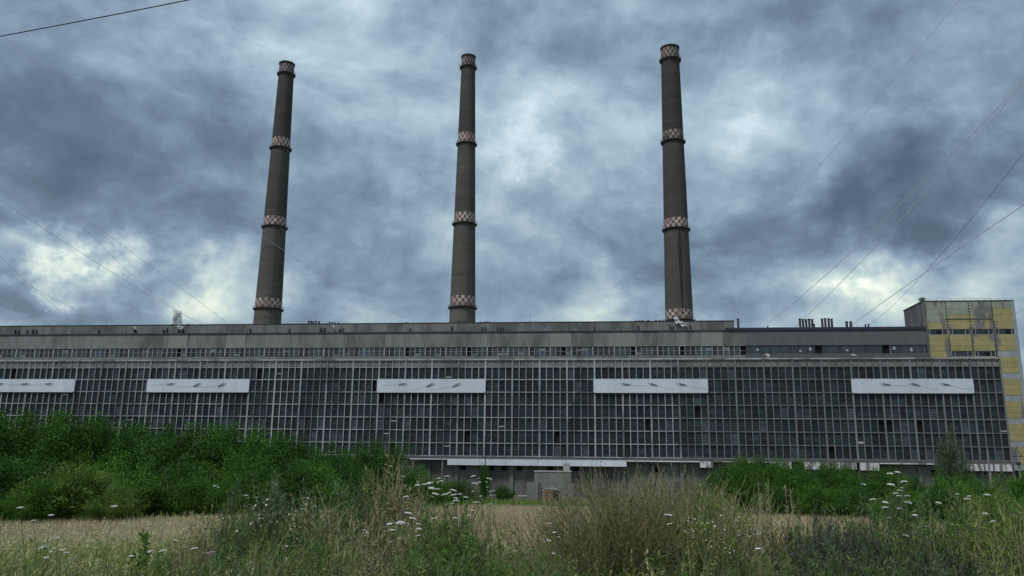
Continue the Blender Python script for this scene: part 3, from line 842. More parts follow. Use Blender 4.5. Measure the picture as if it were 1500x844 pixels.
# smoke drifting up behind the roof at the left
m = bpy.data.materials.new('grey_smoke'); m.use_nodes = True
nt = m.node_tree; nt.nodes.remove(nt.nodes['Principled BSDF'])
pv = nt.nodes.new('ShaderNodeVolumePrincipled'); pv.inputs['Color'].default_value = (.10, .12, .15, 1)
tcn = nt.nodes.new('ShaderNodeTexCoord'); nzn = nt.nodes.new('ShaderNodeTexNoise'); nzn.inputs['Scale'].default_value = .45; nzn.inputs['Detail'].default_value = 4
mrn = nt.nodes.new('ShaderNodeMapRange'); mrn.inputs[1].default_value = .38; mrn.inputs[2].default_value = .72; mrn.inputs[4].default_value = .9
nt.links.new(tcn.outputs['Object'], nzn.inputs['Vector']); nt.links.new(nzn.outputs[0], mrn.inputs[0]); nt.links.new(mrn.outputs[0], pv.inputs['Density'])
nt.links.new(pv.outputs[0], nt.nodes['Material Output'].inputs['Volume'])
pc_ = at(260, 465, 262)
bm = bmesh.new(); bmesh.ops.create_icosphere(bm, subdivisions=3, radius=1)
rr_ = random.Random(2)
for v in bm.verts:
    n_ = 1 + .25 * math.sin(v.co.x * 4 + 1) * math.cos(v.co.z * 3.1) + rr_.uniform(-.05, .05)
    v.co = Vector((v.co.x * 1.9 - .4 * v.co.z, v.co.y * 1.8, v.co.z * 2.8)) * n_
me = bpy.data.meshes.new('smoke'); bm.to_mesh(me); bm.free()
so = link('smoke', me, m, loc=pc_); so['kind'] = 'stuff'; so['label'] = 'small grey puff of smoke above the roof at the left'

# ------------------------------------------------------------------ overhead wires
M_WIRE = mat('aluminium_wire', (.80, .82, .84), .6, .1, 1)
M_WIRE_D = mat('black_cable', (.03, .032, .036), .7, .1, 1)
def wire(p0, d0, pm, p1, d1, rad, m, lab):
    A_, B_ = at(*p0, d0), at(*p1, d1)
    lo, hi = 0.0, 1.0
    def px_of(P):
        c, s = math.cos(PITCH), math.sin(PITCH); Z = P.z - CAM_Z
        d = P.y * c + Z * s; u = Z * c - P.y * s; x, y = F_PX * P.x / d, F_PX * u / d
        return 750 + x * math.cos(ROLL) + y * math.sin(ROLL), 422 + x * math.sin(ROLL) - y * math.cos(ROLL)
    best = min((abs(px_of(A_.lerp(B_, t / 400))[0] - pm[0]), t / 400) for t in range(1, 400))[1]
    Pm = A_.lerp(B_, best); want = at(pm[0], pm[1], Pm.y).z
    sag = (Pm.z - want) / (4 * best * (1 - best))
    pts = []
    for k in range(41):
        t = k / 40; P = A_.lerp(B_, t); P.z -= 4 * sag * t * (1 - t); pts.append(P)
    rr = [rad * (.8 + .4 * (p.y - d0) / max(1, d1 - d0)) for p in pts]
    o = MB().tube([p - pts[0] for p in pts], rr, 5).build('overhead_wire', m, loc=pts[0])
    tag(o, lab, 'wire', 'overhead wires across the sky')
wire((-120, 75), 26, (140, 27), (420, -30), 30, .022, M_WIRE_D, 'thick dark cable crossing the top left corner of the sky')
wire((-130, -60), 60, (310, 290), (622, 474), 238, 0.025, M_WIRE, 'long thin wire from the upper left down behind the middle chimney')
wire((-130, 45), 60, (120, 327), (292, 470), 238, 0.021, M_WIRE, 'faint wire slanting steeply at the left, crossing a brighter one')
wire((-140, 130), 60, (150, 338), (336, 476), 238, 0.031, M_WIRE, 'bright wire ending on the roof left of the left chimney')
wire((-140, 198), 60, (150, 390), (302, 477), 238, 0.031, M_WIRE, 'bright wire just below another, ending above the dark roof vents')
wire((-120, 255), 60, (60, 430), (120, 477), 238, 0.023, M_WIRE, 'short steep wire in the yellow gap at the left edge')
wire((-140, 322), 60, (75, 435), (162, 478), 238, 0.026, M_WIRE, 'flattest wire at the left edge, lowest over the roof')
wire((1480, -90), 60, (1180, 263), (1015, 420), 380, 0.034, M_WIRE, 'wire from the top right down to the right chimney')
wire((1640, -25), 60, (1335, 283), (1118, 478), 236, 0.053, M_WIRE, 'upper of two close wires running down from the right edge')
wire((1640, -35), 60, (1350, 287), (1163, 480), 236, 0.048, M_WIRE, 'lower of two close wires running down from the right edge')
wire((1640, 40), 60, (1370, 380), (1268, 480), 236, .026, M_WIRE_D, 'thin dark wire crossing a paler one near the yellow tower')
wire((1640, 205), 60, (1360, 396), (1243, 480), 236, 0.056, M_WIRE, 'lowest pale wire at the right, ending beside the paired roof pipes')
wire((1640, 360), 120, (1505, 448), (1486, 462), 240, .026, M_WIRE_D, 'short dark wire beside the roof of the yellow tower')

# ------------------------------------------------------------------ things in front of the plant
# concrete shelter entrance with a brick mouth
p = at(806, 730, 160)
bk = empty('shelter_entrance', (p.x, 160, 0), -YAW); tag(bk, 'stepped concrete block with an arched brick mouth, in front of the hall', 'bunker')
M_SH = mat('shelter_concrete', (.165, .165, .157), .9, .2, .9, (1, 1, .4), second=(.16, .158, .15), second_amt=.4, bump=.3, rnd=.06)
w = 9.0
MB().box(-4.5, -2.35, 0, 4, -.3, 3.25).build('lower_block', M_SH, bk)
MB().box(-2.3, -1.75, .25, 4, -.3, 3.2).build('recess_wall', mat('dark_concrete', (.10, .10, .10), .9, .3, 1), bk)  # set back, in a darker concrete tone than the blocks
MB().box(-1.7, 4.55, 0.02, 4, 2.35, 3.27).build('lower_block', M_SH, bk)
MB().box(2.1, 4.5, 0, 4, -.3, 2.33).build('lower_block', M_SH, bk)
MB().box(-3.1, 4.0, .5, 4.4, 3.3, 5.35).build('upper_block', M_SH, bk)
MB().box(-3.2, 4.1, .4, 4.5, 5.37, 5.6).build('cap_slab', mat('pale_cap', (.34, .34, .35), .8, .15, 1), bk)
MB().box(2.45, 3.75, 1.2, 2.6, 5.62, 7.0).build('vent_box', mat('vent_grey', (.30, .30, .28), .8, .25, 2), bk)
# arch: segmental concrete hood over brick infill
arch = MB(); vs_ = []; fs_ = []
for k in range(9):
    u = -1 + k / 4; zc_ = 1.85 + .38 * (1 - u * u)
    for (yy, zz) in ((-.42, zc_), (-.42, zc_ + .2), (.3, zc_ + .2), (.3, zc_)): vs_.append((.2 + u * 1.75, yy, zz))
for k in range(8):
    for q in range(4): fs_.append((k * 4 + q, k * 4 + (q + 1) % 4, (k + 1) * 4 + (q + 1) % 4, (k + 1) * 4 + q))
fs_ += [(0, 1, 2, 3), (32, 35, 34, 33)]
arch.add(vs_, fs_).build('arch_hood', mat('pale_cap', (0, 0, 0)), bk)
MB().box(-1.6, -1.38, -.40, .2, -.3, 1.86).build('jamb', M_SH, bk); MB().box(1.78, 2.0, -.40, .2, -.3, 1.86).build('jamb', M_SH, bk)
m_brick = mat('red_brick', (.24, .125, .095), .9, .3, 2, rnd=.2)
mort = MB().box(-1.37, .45, -.30, .1, -.3, 1.95).build('mortar', mat('mortar', (.2, .18, .16), .95, .2, 3), bk)
bme = MB().box(-.125, .125, -.05, .05, -.06, .06).mesh('brick'); bme.materials.append(m_brick)
for r_ in range(14):
    for c_ in range(7):
        x_ = -1.23 + c_ * .265 + (.13 if r_ % 2 else 0)
        if x_ > .36 or random.random() < .03: continue
        link('brick', bme, parent=bk, loc=(x_, -.31, -.1 + r_ * .145))
MB().box(.5, 1.75, -.1, .1, -.3, 1.9).build('dark_opening', MATS['dark_interior'], bk)
for r_ in range(5):
    link('brick', bme, parent=bk, loc=(.62 + .3 * (r_ % 3), -.2, .15 + .05 * r_))

# white kerb stones before the plinth
m_kerb = mat('whitewashed_kerb', (.48, .49, .48), .8, .2, 1.5, rnd=.1)
kerbs = [(717, 731), (734, 738), (741, 755), (759, 772)]
for k, (xa, xb) in enumerate(kerbs):
    A_, B_ = at(xa, 725, 164), at(xb, 725, 164)
    o = MB().box(0, B_.x - A_.x, 0, .3, 0, .62).build('kerb_stone', MATS['plinth_concrete'], loc=(A_.x, 164, -.03)); MB().box(-.03, B_.x - A_.x + .03, -.03, .33, .625, .80).build('kerb_cap', m_kerb, o); tag(o, 'whitewashed kerb stone left of the shelter, %s from the left' % ORD[k], 'kerb', 'kerb stones before the hall')

# poles near the right end of the hall
def pole(px, ytop, Y, r0, lab, arms=False):
    P = at(px, ytop, Y); t = empty('utility_pole', (P.x, Y, 0)); tag(t, lab, 'pole', 'poles by the right end of the hall')
    mp_ = mat('pole_concrete', (.19, .19, .185), .8, .2, 1.5)
    MB().tube([(0, 0, -.2), (0, 0, P.z)], [r0 * 1.25, r0], 8).build('post', mp_, t)
    if arms:
        MB().tube([(-1.0, 0, P.z - 1.0), (1.0, 0, P.z - 1.0)], .09, 5).build('cross_arm', M_STEEL_D, t)
        MB().tube([(-.75, 0, P.z - 1.0), (0, 0, P.z + .75), (.75, 0, P.z - 1.0)], .06, 5).build('brace', M_STEEL_D, t)
        for sx in (-.75, 0, .75):
            z_ = P.z - 1.0 if sx else P.z + .5
            MB().lathe([(.02, z_), (.12, z_ + .05), (.08, z_ + .2), (.13, z_ + .28), (.02, z_ + .4)], 8, c=(sx, 0)).build('insulator', MATS['dark_steel'], t)
        MB().box(-.32, .32, -.25, .25, P.z - 2.6, P.z - 2.1).build('switch_box', M_STEEL_D, t)
    return t
pole(1490, 661, 158, .16, 'pole with a triangular cross arm before the yellow tower', True)
pole(1446, 659, 160, .2, 'plain pale concrete post near the corner of the hall')
pole(1404, 660, 161, .2, 'plain pale post half hidden by a tall shrub')

# ------------------------------------------------------------------ shrubs and trees
def crown_mesh(seed, w, h, nleaf, lsize, low=.0):
    """thicket: leaves crowd around many rising and arching branches of uneven length"""
    r = np.random.default_rng(seed)
    ns = 84
    a = r.uniform(0, 6.283, ns); q = np.sqrt(r.uniform(0, 1, ns)); ph = r.uniform(0, 6.28, 3)
    lobe = 1 + .16 * np.sin(2 * a + ph[0]) + .13 * np.sin(3 * a + ph[1]) + .10 * np.sin(5 * a + ph[2])
    base = np.stack([np.cos(a) * q * w * .16, np.sin(a) * q * w * .16, np.zeros(ns)], 1)
    top = h * (1 - .50 * q ** 2.2) * r.uniform(.62, 1.06, ns)
    skirt = r.uniform(0, 1, ns) < .30
    q = np.where(skirt, r.uniform(.75, 1, ns), q); top = np.where(skirt, h * r.uniform(.12, .5, ns), top)
    tip = np.stack([np.cos(a) * q * lobe * w * .5, np.sin(a) * q * lobe * w * .5, np.maximum(top, low * h + .3)], 1)
    tone = r.normal(0, .17, ns)
    wt_ = np.linalg.norm(tip - base, axis=1) ** 1.2 * r.uniform(.5, 1.5, ns)
    k = r.choice(ns, nleaf, p=wt_ / wt_.sum())
    t = r.uniform(.12, 1, nleaf) ** .75
    P = base[k] + (tip[k] - base[k]) * np.stack([t ** 1.35, t ** 1.35, t ** .85], 1)
    sig = (w * .062 * (1.15 - .62 * t))[:, None]
    off = r.normal(size=(nleaf, 3)) * sig * [1, 1, .8]
    P = P + off
    D_ = off / sig * .5 + r.normal(size=(nleaf, 3)) * .6 + [0, 0, .15]
    T = np.clip(.42 + tone[k] + r.normal(0, .10, nleaf) + .10 * (t - .5), 0, 1)
    ok = P[:, 2] > .02
    P, D_, T = P[ok], D_[ok], T[ok]
    L_ = lsize * r.uniform(.5, 1.5, len(P))
    V, Fc, Tt = leaves(P, D_, L_, L_ * .55, T, r)
    return np_mesh('crown', V, Fc, Tt), tip, None
def wood_mesh(seed, ce, h):
    r = random.Random(seed); mb = MB()
    mb.tube([(0, 0, -.3), (.05 * h * .3, 0, h * .25), (0, .03 * h, h * .55)], [h * .022, h * .017, h * .009], 7)
    for k in r.sample(range(len(ce)), 16):
        c = Vector(ce[k]); b0 = Vector((r.uniform(-.1, .1), r.uniform(-.1, .1), r.uniform(.05, .35) * h))
        mid = b0.lerp(c, .5) + Vector((r.uniform(-.2, .2), r.uniform(-.2, .2), r.uniform(0, .3)))
        mb.tube([b0, mid, c], [h * .010, h * .007, h * .003], 5)
    return mb.mesh('trunk')
SHRUB = []
for sd_, (w_, h_, n_, ls, low) in enumerate([(7.5, 7.5, 52000, .125, 0), (6.0, 8.5, 42000, .125, .1), (8.5, 6.5, 52000, .125, 0), (5.0, 4.2, 30000, .095, 0), (4.2, 3.2, 26000, .08, 0), (6.5, 7.0, 42000, .12, .2)]):
    cm, ce, rd = crown_mesh(100 + sd_, w_, h_, n_, ls, low); wm = wood_mesh(sd_, ce, h_)
    wm.materials.append(M_BARK)
    co = np.empty(len(cm.vertices) * 3, np.float32); cm.vertices.foreach_get('co', co); co = co.reshape(-1, 3)
    w_ = 2 * float(np.percentile(np.abs(co[:, 0]), 97)); h_ = float(np.percentile(co[:, 2], 99.2))
    SHRUB.append((cm, wm, w_, h_))
LM = {'mid': M_LEAF, 'dark': M_LEAF_D,
      'bright': leafmat('bright_shrub_leaf', [(0, (.060, .125, .018)), (.5, (.105, .195, .030)), (1, (.18, .28, .055))], .3),
      'blue': leafmat('grey_green_leaf', [(0, (.048, .085, .042)), (.5, (.078, .125, .066)), (1, (.12, .17, .09))], .25)}
crown_of = {}
def shrub(px, ytop, Y, kind, wpx, tone, name, label, cat='bush', group=None, rz=None):
    cm, wm, w_, h_ = SHRUB[kind]
    if (kind, tone) not in crown_of:
        c2 = cm.copy(); c2.materials.append(LM[tone]); crown_of[(kind, tone)] = c2
    P = at(px, ytop, Y); z0 = float(gz(P.x, Y))
    H = max(P.z - z0, .6); W = wpx * Y / F_PX
    t = empty(name, (P.x, Y, z0), random.uniform(0, 6.28) if rz is None else rz)
    t.scale = (W / w_, W / w_, H / h_)
    tag(t, label, cat, group)
    link('crown', crown_of[(kind, tone)], parent=t); link('trunk', wm, parent=t)
    return t
# hedge on the left, far row then near row (x, top y, distance, variant, width, tone)
HEDGE = [(-70, 602, 74, 0, 200, 'mid'), (-10, 606, 71, 2, 170, 'dark'), (48, 606, 73, 0, 160, 'mid'), (100, 611, 76, 2, 150, 'mid'), (150, 618, 79, 0, 140, 'dark'), (198, 622, 82, 2, 135, 'mid'),
         (245, 624, 80, 0, 130, 'dark'), (292, 625, 84, 2, 135, 'mid'), (338, 627, 86, 0, 130, 'mid'), (380, 632, 84, 2, 120, 'mid'), (418, 642, 88, 0, 100, 'dark'), (455, 650, 90, 2, 100, 'mid'),
         (492, 657, 90, 5, 80, 'dark'), (522, 655, 92, 0, 70, 'mid'), (556, 647, 93, 0, 90, 'dark')]
for k, (x, yt, Y, kd, wp, tn) in enumerate(HEDGE):
    yt += (1, 9, 3, 10)[k % 4]
    shrub(x, yt, Y, kd, wp, tn, 'hedge_shrub', 'dense green shrub in the tall back row of the left hedge, %s from the left' % ORD[k], 'bush', 'shrubs of the left hedge')
FRONT = [(-30, 668, 60, 3, 130, 'dark'), (45, 672, 61, 3, 110, 'dark'), (112, 684, 60, 4, 130, 'bright'), (190, 676, 66, 3, 110, 'mid'), (255, 680, 68, 3, 100, 'dark'), (300, 700, 66, 4, 80, 'mid'),
         (345, 672, 72, 3, 100, 'mid'), (405, 676, 76, 3, 90, 'dark'), (455, 682, 78, 4, 90, 'mid'), (505, 684, 86, 3, 80, 'dark'), (160, 712, 58.5, 4, 80, 'bright'), (60, 705, 57, 4, 80, 'mid')]
for k, (x, yt, Y, kd, wp, tn) in enumerate(sorted(FRONT)):
    shrub(x, yt, Y, kd, wp, tn, 'hedge_shrub', '%s low shrub along the field edge at the left, %s from the left' % ({'bright': 'yellow-green', 'dark': 'dark green', 'mid': 'green'}[tn], ORD[k]), 'bush', 'low shrubs in front of the left hedge')
shrub(620, 688, 112, 3, 80, 'mid', 'bush', 'rounded green bush against the plinth, left of the white umbels')
shrub(665, 706, 110, 4, 75, 'dark', 'bush', 'low spreading bush beside the rounded one at the plinth')
shrub(710, 678, 160, 5, 17, 'dark', 'climbing_bush', 'narrow dark bush climbing the plinth wall')
shrub(738, 712, 158, 4, 30, 'dark', 'bush', 'small dark bush at the foot of the plinth left of the shelter')
RIGHT = [(1046, 692, 84, 3, 60, 'dark'), (1078, 682, 85, 2, 75, 'mid'), (1106, 672, 84, 0, 80, 'mid'), (1146, 679, 82, 2, 85, 'mid'), (1172, 700, 83, 3, 60, 'dark'), (1202, 680, 84, 0, 60, 'dark'), (1232, 686, 82, 2, 75, 'mid'), (1262, 704, 82, 3, 60, 'dark'), (1300, 689, 81, 0, 75, 'mid'),
         (1338, 702, 84, 2, 70, 'dark'), (1388, 640, 92, 1, 55, 'blue'), (1372, 700, 83, 3, 80, 'mid'), (1418, 702, 82, 2, 85, 'mid'), (1462, 706, 80, 3, 85, 'bright'), (1508, 696, 78, 0, 85, 'mid'), (1575, 690, 76, 2, 130, 'mid')]
RIGHT.sort()
for k, (x, yt, Y, kd, wp, tn) in enumerate(RIGHT):
    shrub(x, yt, Y, kd, wp, tn, 'field_shrub', 'green shrub beyond the field at the right, %s from the left of that row' % ORD[k] if tn != 'blue' else 'tall thin grey-green sapling rising before the window grid at the right',
          'bush' if tn != 'blue' else 'sapling', 'shrubs beyond the field at the right')
LOWR = [(1140, 715, 74, 4, 70, 'dark'), (1190, 712, 73, 4, 75, 'mid'), (1245, 716, 72, 4, 80, 'dark'), (1330, 722, 66, 4, 90, 'mid'), (1400, 720, 64, 4, 90, 'dark'), (1460, 724, 60, 4, 90, 'bright'), (1530, 722, 58, 4, 100, 'mid')]
for k, (x, yt, Y, kd, wp, tn) in enumerate(LOWR):
    shrub(x, yt, Y, kd, wp, tn, 'field_shrub', 'low shrub along the right field edge, %s from the left' % ORD[k], 'bush', 'low shrubs along the right field edge')

# ------------------------------------------------------------------ dry crop and grasses (nobody could count these)
M_CROP = leafmat('dry_stalk', [(0, (.30, .245, .15)), (.5, (.40, .335, .215)), (1, (.50, .43, .29))], .2, .8, 0)
M_GRASS = leafmat('meadow_grass', [(0, (.055, .145, .018)), (.35, (.130, .230, .036)), (.6, (.245, .280, .075)), (.8, (.39, .37, .16)), (1, (.55, .51, .31))], .25, .7, 0)
r = np.random.default_rng(5)
def scatter(n, y0, y1, power, margin=.06, xlim=None):
    """points inside the widened view wedge, denser near"""
    u = r.uniform(0, 1, n); y = y0 + (y1 - y0) * u ** power
    x = r.uniform(-1, 1, n) * (y * (.636 + margin) + 1.5)
    return x, y
# crop on the field
x, y = scatter(170000, 34, 88, .9)
ok = y < field_edge(x) + r.normal(0, .5, len(x)); x, y = x[ok], y[ok]
P = np.stack([x, y, gz(x, y)], 1); n = len(P)
H = r.uniform(.28, .55, n) * (1 + .12 * np.sin(x * .3) * np.sin(y * .21))
tint = np.clip(r.normal(.5, .13, n) + .15 * np.sin(x * .15 + y * .08) + .1 * np.sin(x * .6 + 2) * np.sin(y * .2), 0, 1)
W = .018 + y * .00035
b1 = blades(P, H, W, r.uniform(0, 6.28, n), r.uniform(.05, .4, n), 2, tint)
o = link('dry_crop', np_mesh('dry_crop', *b1), M_CROP); tag(o, 'pale dry crop standing on the flat field', 'crop', kind='stuff')

def patch(x, y):
    """how dry (1) or green (0) the bank is, as broad patches along it"""
    u = x / np.maximum(y, 1) * F_PX + 750            # bearing from the railway, as broad strips of growth
    base = np.interp(u, [-200, 0, 120, 240, 300, 400, 480, 540, 600, 660, 720, 800, 860, 960, 1060, 1120, 1180, 1300, 1420, 1500, 1700],
                     [.78, .76, .77, .76, .60, .54, .60, .68, .64, .48, .45, .36, .45, .62, .60, .50, .38, .22, .34, .40, .4])
    return base + .16 * np.sin(x * 1.7 + y * .8) * np.sin(y * .9 - x * .4) + .08 * np.sin(x * 4.1) + (y - 13) * .018 - .16
def grass(n, y0, y1, power, h0, h1, w, segs, bend, dry=0.0, name=''):
    x, y = scatter(n, y0, y1, power)
    # tufts: pull points together
    k = r.integers(0, n, n); pull = r.uniform(0, 1, n) < .55
    x = np.where(pull, x[k // 6 * 6 % n] + r.normal(0, .07, n), x); y = np.where(pull, y[k // 6 * 6 % n] + r.normal(0, .07, n), y)
    P = np.stack([x, y, gz(x, y) - .02], 1)
    pt = patch(x, y)
    H = r.uniform(h0, h1, n) * (1 + .22 * np.sin(x * 1.1 + 2) * np.sin(y * .7)) * np.interp(pt, [.2, .6], [.85, 1.08])
    u = x / y * F_PX + 750
    H = H * np.interp(u, [-100, 240, 320, 640, 670, 790, 830, 1060, 1085, 1125, 1160, 1290, 1340, 1600], [.80, .80, 1.0, 1.0, .60, .60, .85, .90, .56, .58, .74, .78, 1.0, 1.0])
    tint = np.clip(pt + dry + r.normal(0, .13, n), 0, 1)
    az = r.normal(.3, 1.4, n)
    return blades(P, H, w * r.uniform(.6, 1.4, n), az, bend * r.uniform(.3, 1.3, n), segs, tint)
parts = [grass(42000, 5.5, 15, .8, .35, .80, .010, 4, .45),
         grass(26000, 6.5, 17, .9, .30, .62, .014, 3, .55, -.10),
         grass(60000, 14, 34, .8, .25, .50, .016, 3, .4, .08)]
# flowering stalks with ragged seed heads above the leaves
x, y = scatter(11000, 6.5, 24, .8)
P = np.stack([x, y, gz(x, y)], 1); n = len(P); pt = patch(x, y)
keep = r.uniform(0, 1, n) < np.interp(pt, [.3, .6], [.25, 1]); P, x, y, pt = P[keep], x[keep], y[keep], pt[keep]; n = len(P)
H = r.uniform(.50, .95, n) * np.interp(x / y * F_PX + 750, [240, 320, 640, 670, 790, 830, 1060, 1085, 1125, 1160], [.85, 1, 1, .75, .75, 1, 1, .7, .7, .85]); az = r.normal(.3, 1.2, n); bd = r.uniform(.05, .45, n)
tint = np.clip(pt + r.normal(.30, .12, n), 0, 1)
parts.append(blades(P, H, .006, az, bd, 3, tint))
tip = P + np.stack([np.cos(az) * H * bd, np.sin(az) * H * bd, H * (1 - .25 * bd)], 1)
for q in range(7):
    off = tip - (tip - P) * (q * .022) + r.normal(0, .012, (n, 3))
    parts.append(leaves(off, np.stack([np.cos(az) * .5, np.sin(az) * .5, np.full(n, .7)], 1) + r.normal(0, .4, (n, 3)), .055, .012, np.clip(tint + .06, 0, 1), r))
V, Fc, T = merge(parts)
o = link('meadow_grass', np_mesh('meadow_grass', V, Fc, T), M_GRASS); tag(o, 'tall mixed green and dry grass on the near bank', 'grass', kind='stuff')
# undergrowth: short broad weeds between the grasses
x, y = scatter(30000, 6, 32, .7)
P = np.stack([x, y, gz(x, y) + r.uniform(.02, .38, len(x))], 1)
V, Fc, T = leaves(P, r.normal(size=(len(P), 3)) + [0, 0, .7], r.uniform(.05, .14, len(P)), r.uniform(.02, .05, len(P)), np.clip(patch(x, y) - .18 + r.normal(0, .1, len(x)), 0, 1), r)
o = link('undergrowth', np_mesh('undergrowth', V, Fc, T), M_GRASS); tag(o, 'low leafy undergrowth among the bank grasses', 'weeds', kind='stuff')
# rough verge between field and plinth
x = r.uniform(-70, 110, 40000); y = field_edge(x) + r.uniform(.2, 70, len(x)) ** 1.0
P = np.stack([x, y, gz(x, y)], 1)
b1 = blades(P, r.uniform(.3, .9, len(x)), .09, r.uniform(0, 6.28, len(x)), r.uniform(.2, .6, len(x)), 2, np.clip(r.normal(.28, .15, len(x)), 0, 1))
o = link('verge_grass', np_mesh('verge_grass', *b1), M_GRASS); tag(o, 'rough green grass between the field and the hall', 'grass', kind='stuff')

# ------------------------------------------------------------------ plants of the near bank
M_STEMG = mat('green_stem', (.085, .115, .045), .7, .2, 6, rnd=.15)
M_STEMD = mat('dry_stem', (.35, .30, .19), .85, .25, 6, rnd=.15)
M_FLOWER = mat('white_flower', (.56, .58, .54), .8, .08, 20)
M_PINK = mat('pale_lilac_flower', (.60, .56, .58), .8, .08, 20)
M_WEED = leafmat('weed_leaf', [(0, (.072, .165, .028)), (.5, (.130, .245, .048)), (1, (.22, .33, .085))], .42)
M_WEEDY = leafmat('olive_weed_leaf', [(0, (.125, .180, .032)), (.5, (.205, .270, .056)), (1, (.31, .35, .10))], .42)
M_WEEDB = leafmat('blue_green_leaf', [(0, (.075, .140, .055)), (.5, (.130, .210, .090)), (1, (.23, .30, .15))], .42)
M_BRUSH = leafmat('brown_brush', [(0, (.120, .112, .050)), (.5, (.215, .200, .095)), (1, (.35, .315, .17))], .2)
M_DEAD = leafmat('dead_brush', [(0, (.030, .038, .028)), (.5, (.062, .075, .055)), (1, (.135, .15, .11))], .1)

def ribbons(paths, w0, w1, rng):
    """thin three-sided stems along many polylines (n, k, 3)"""
    n, k, _ = paths.shape
    t = np.linspace(0, 1, k)[None, :, None]
    w = (w0 + (w1 - w0) * t)
    d = norm((paths[:, -1] - paths[:, 0]))
    s1 = norm(np.cross(d, rng.normal(size=(n, 3)))); s2 = np.cross(d, s1)
    ring = [paths + (s1 * math.cos(a) + s2 * math.sin(a))[:, None] * w for a in (0, 2.094, 4.189)]
    V = np.stack(ring, 2).reshape(-1, 3)
    base = (np.arange(n) * k * 3)[:, None]
    q = []
    for i in range(k - 1):
        for j in range(3):
            q.append([i * 3 + j, i * 3 + (j + 1) % 3, (i + 1) * 3 + (j + 1) % 3, (i + 1) * 3 + j])
    Fc = (base[:, :, None] + np.array(q)[None]).reshape(-1, 4)
    return V, Fc

def stems(rng, n, h, spread, lean=(0, 0), k=6, base=.08, curve=1.4, hvar=.35):
    a = rng.uniform(0, 6.283, n); rr = np.sqrt(rng.uniform(0, 1, n))
    hh = h * (1 - hvar * rng.uniform(0, 1, n) - .25 * rr ** 2)
    out = []
    for i in range(k):
        t = i / (k - 1)
        x = np.cos(a) * (base * rr + spread * rr * t ** curve) + lean[0] * t + rng.normal(0, .006 + .010 * t, n)
        y = np.sin(a) * (base * rr + spread * rr * t ** curve) + lean[1] * t + rng.normal(0, .006 + .010 * t, n)
        out.append(np.stack([x, y, hh * t], 1))
    return np.stack(out, 1)

def along(paths, n, rng, t0=.15, t1=1.0):
    """n random points on the stems, with their directions"""
    m_, k, _ = paths.shape
    i = rng.integers(0, m_, n); t = rng.uniform(t0, t1, n) * (k - 1); j = np.minimum(t.astype(int), k - 2); f = (t - j)[:, None]
    a, b = paths[i, j], paths[i, j + 1]
    return a + (b - a) * f, norm(b - a)

def flower_discs(P, rad, rng, n=7):
    """small ray flowers: one n-gon star each, tilted up"""
    m_ = len(P); nrm = norm(rng.normal(size=(m_, 3)) * .5 + [0, -.25, 1]); u = norm(np.cross(nrm, rng.normal(size=(m_, 3)))); v = np.cross(nrm, u)
    V = []; 
    a = np.linspace(0, 2 * math.pi, n, endpoint=False)
    ringv = P[:, None] + (u[:, None] * np.cos(a)[None, :, None] + v[:, None] * np.sin(a)[None, :, None]) * np.broadcast_to(rad, m_)[:, None, None]
    top = P[:, None] + nrm[:, None] * (np.broadcast_to(rad, m_) * .35)[:, None, None]
    V = np.concatenate([ringv, top], 1).reshape(-1, 3)
    base = (np.arange(m_) * (n + 1))[:, None, None]
    tri = np.array([[q, (q + 1) % n, n] for q in range(n)])[None]
    return V, (base + tri).reshape(-1, 3)

def place(name, px, ytop, Y, h0, label, cat, group=None, wscale=1.0):
    P = at(px, ytop, Y); z0 = float(gz(P.x, Y)); k = max(P.z - z0, .2) / h0
    t = empty(name, (P.x, Y, z0 - .02), random.uniform(0, 6.28)); t.scale = (k * wscale, k * wscale, k)
    return tag(t, label, cat, group)

# --- feathery weeds, built 1 m tall in a few patterns
def weed_meshes(seed, nst, spread, nleaf, ll, lw, up=.6, k=6, side=0):
    rg = np.random.default_rng(seed)
    S = stems(rg, nst, 1.0, spread, k=k)
    sv, sf = ribbons(S, .0065, .0022, rg)
    if side:
        b, d = along(S, side, rg, .35, .95); dd = norm(d + rg.normal(0, .55, d.shape)); ln = rg.uniform(.08, .26, side)[:, None]
        S2 = np.stack([b, b + dd * ln * .5 + [0, 0, .01], b + dd * ln + [0, 0, .03]], 1)
        v2, f2 = ribbons(S2, .0032, .0014, rg); sf = np.concatenate([sf, f2 + len(sv)]); sv = np.concatenate([sv, v2])
        S_all = [S, S2]
    else: S_all = [S]
    b, d = along(S, nleaf, rg)
    if side:
        b2, d2 = along(S_all[1], nleaf, rg, 0, 1); b = np.concatenate([b[:nleaf // 2], b2]); d = np.concatenate([d[:nleaf // 2], d2])
    ld = norm(d * up + rg.normal(size=b.shape))
    L_ = ll * rg.uniform(.5, 1.4, len(b))
    lv_, lf, lt = leaves(b, ld, L_, lw * rg.uniform(.6, 1.3, len(b)), np.clip(rg.normal(.5, .26, len(b)), 0, 1), rg)
    return sv, sf, lv_, lf, lt, S
W_FEATHER = [weed_meshes(300 + q, 24, .28, 850, .07, .009, 1.1, side=70) for q in range(3)]
W_BROAD = [weed_meshes(320 + q, 5, .10, 240, .10, .055, .3) for q in range(2)]
W_DRY = [weed_meshes(340 + q, 20, .22, 700, .045, .012, 1.0, side=110) for q in range(3)]
def mk(wm, leafm, stemm):
    a = np_mesh('stems', wm[0], wm[1]); a.materials.append(stemm)
    b = np_mesh('leaves', wm[2], wm[3], wm[4]); b.materials.append(leafm)
    return a, b
FE = [mk(w_, M_WEED, M_STEMG) for w_ in W_FEATHER]; FEB = [mk(w_, M_WEEDB, M_STEMG) for w_ in W_FEATHER]; FEO = [mk(w_, M_WEEDY, M_STEMD) for w_ in W_FEATHER]
BRD = [mk(w_, M_WEED, M_STEMG) for w_ in W_BROAD]
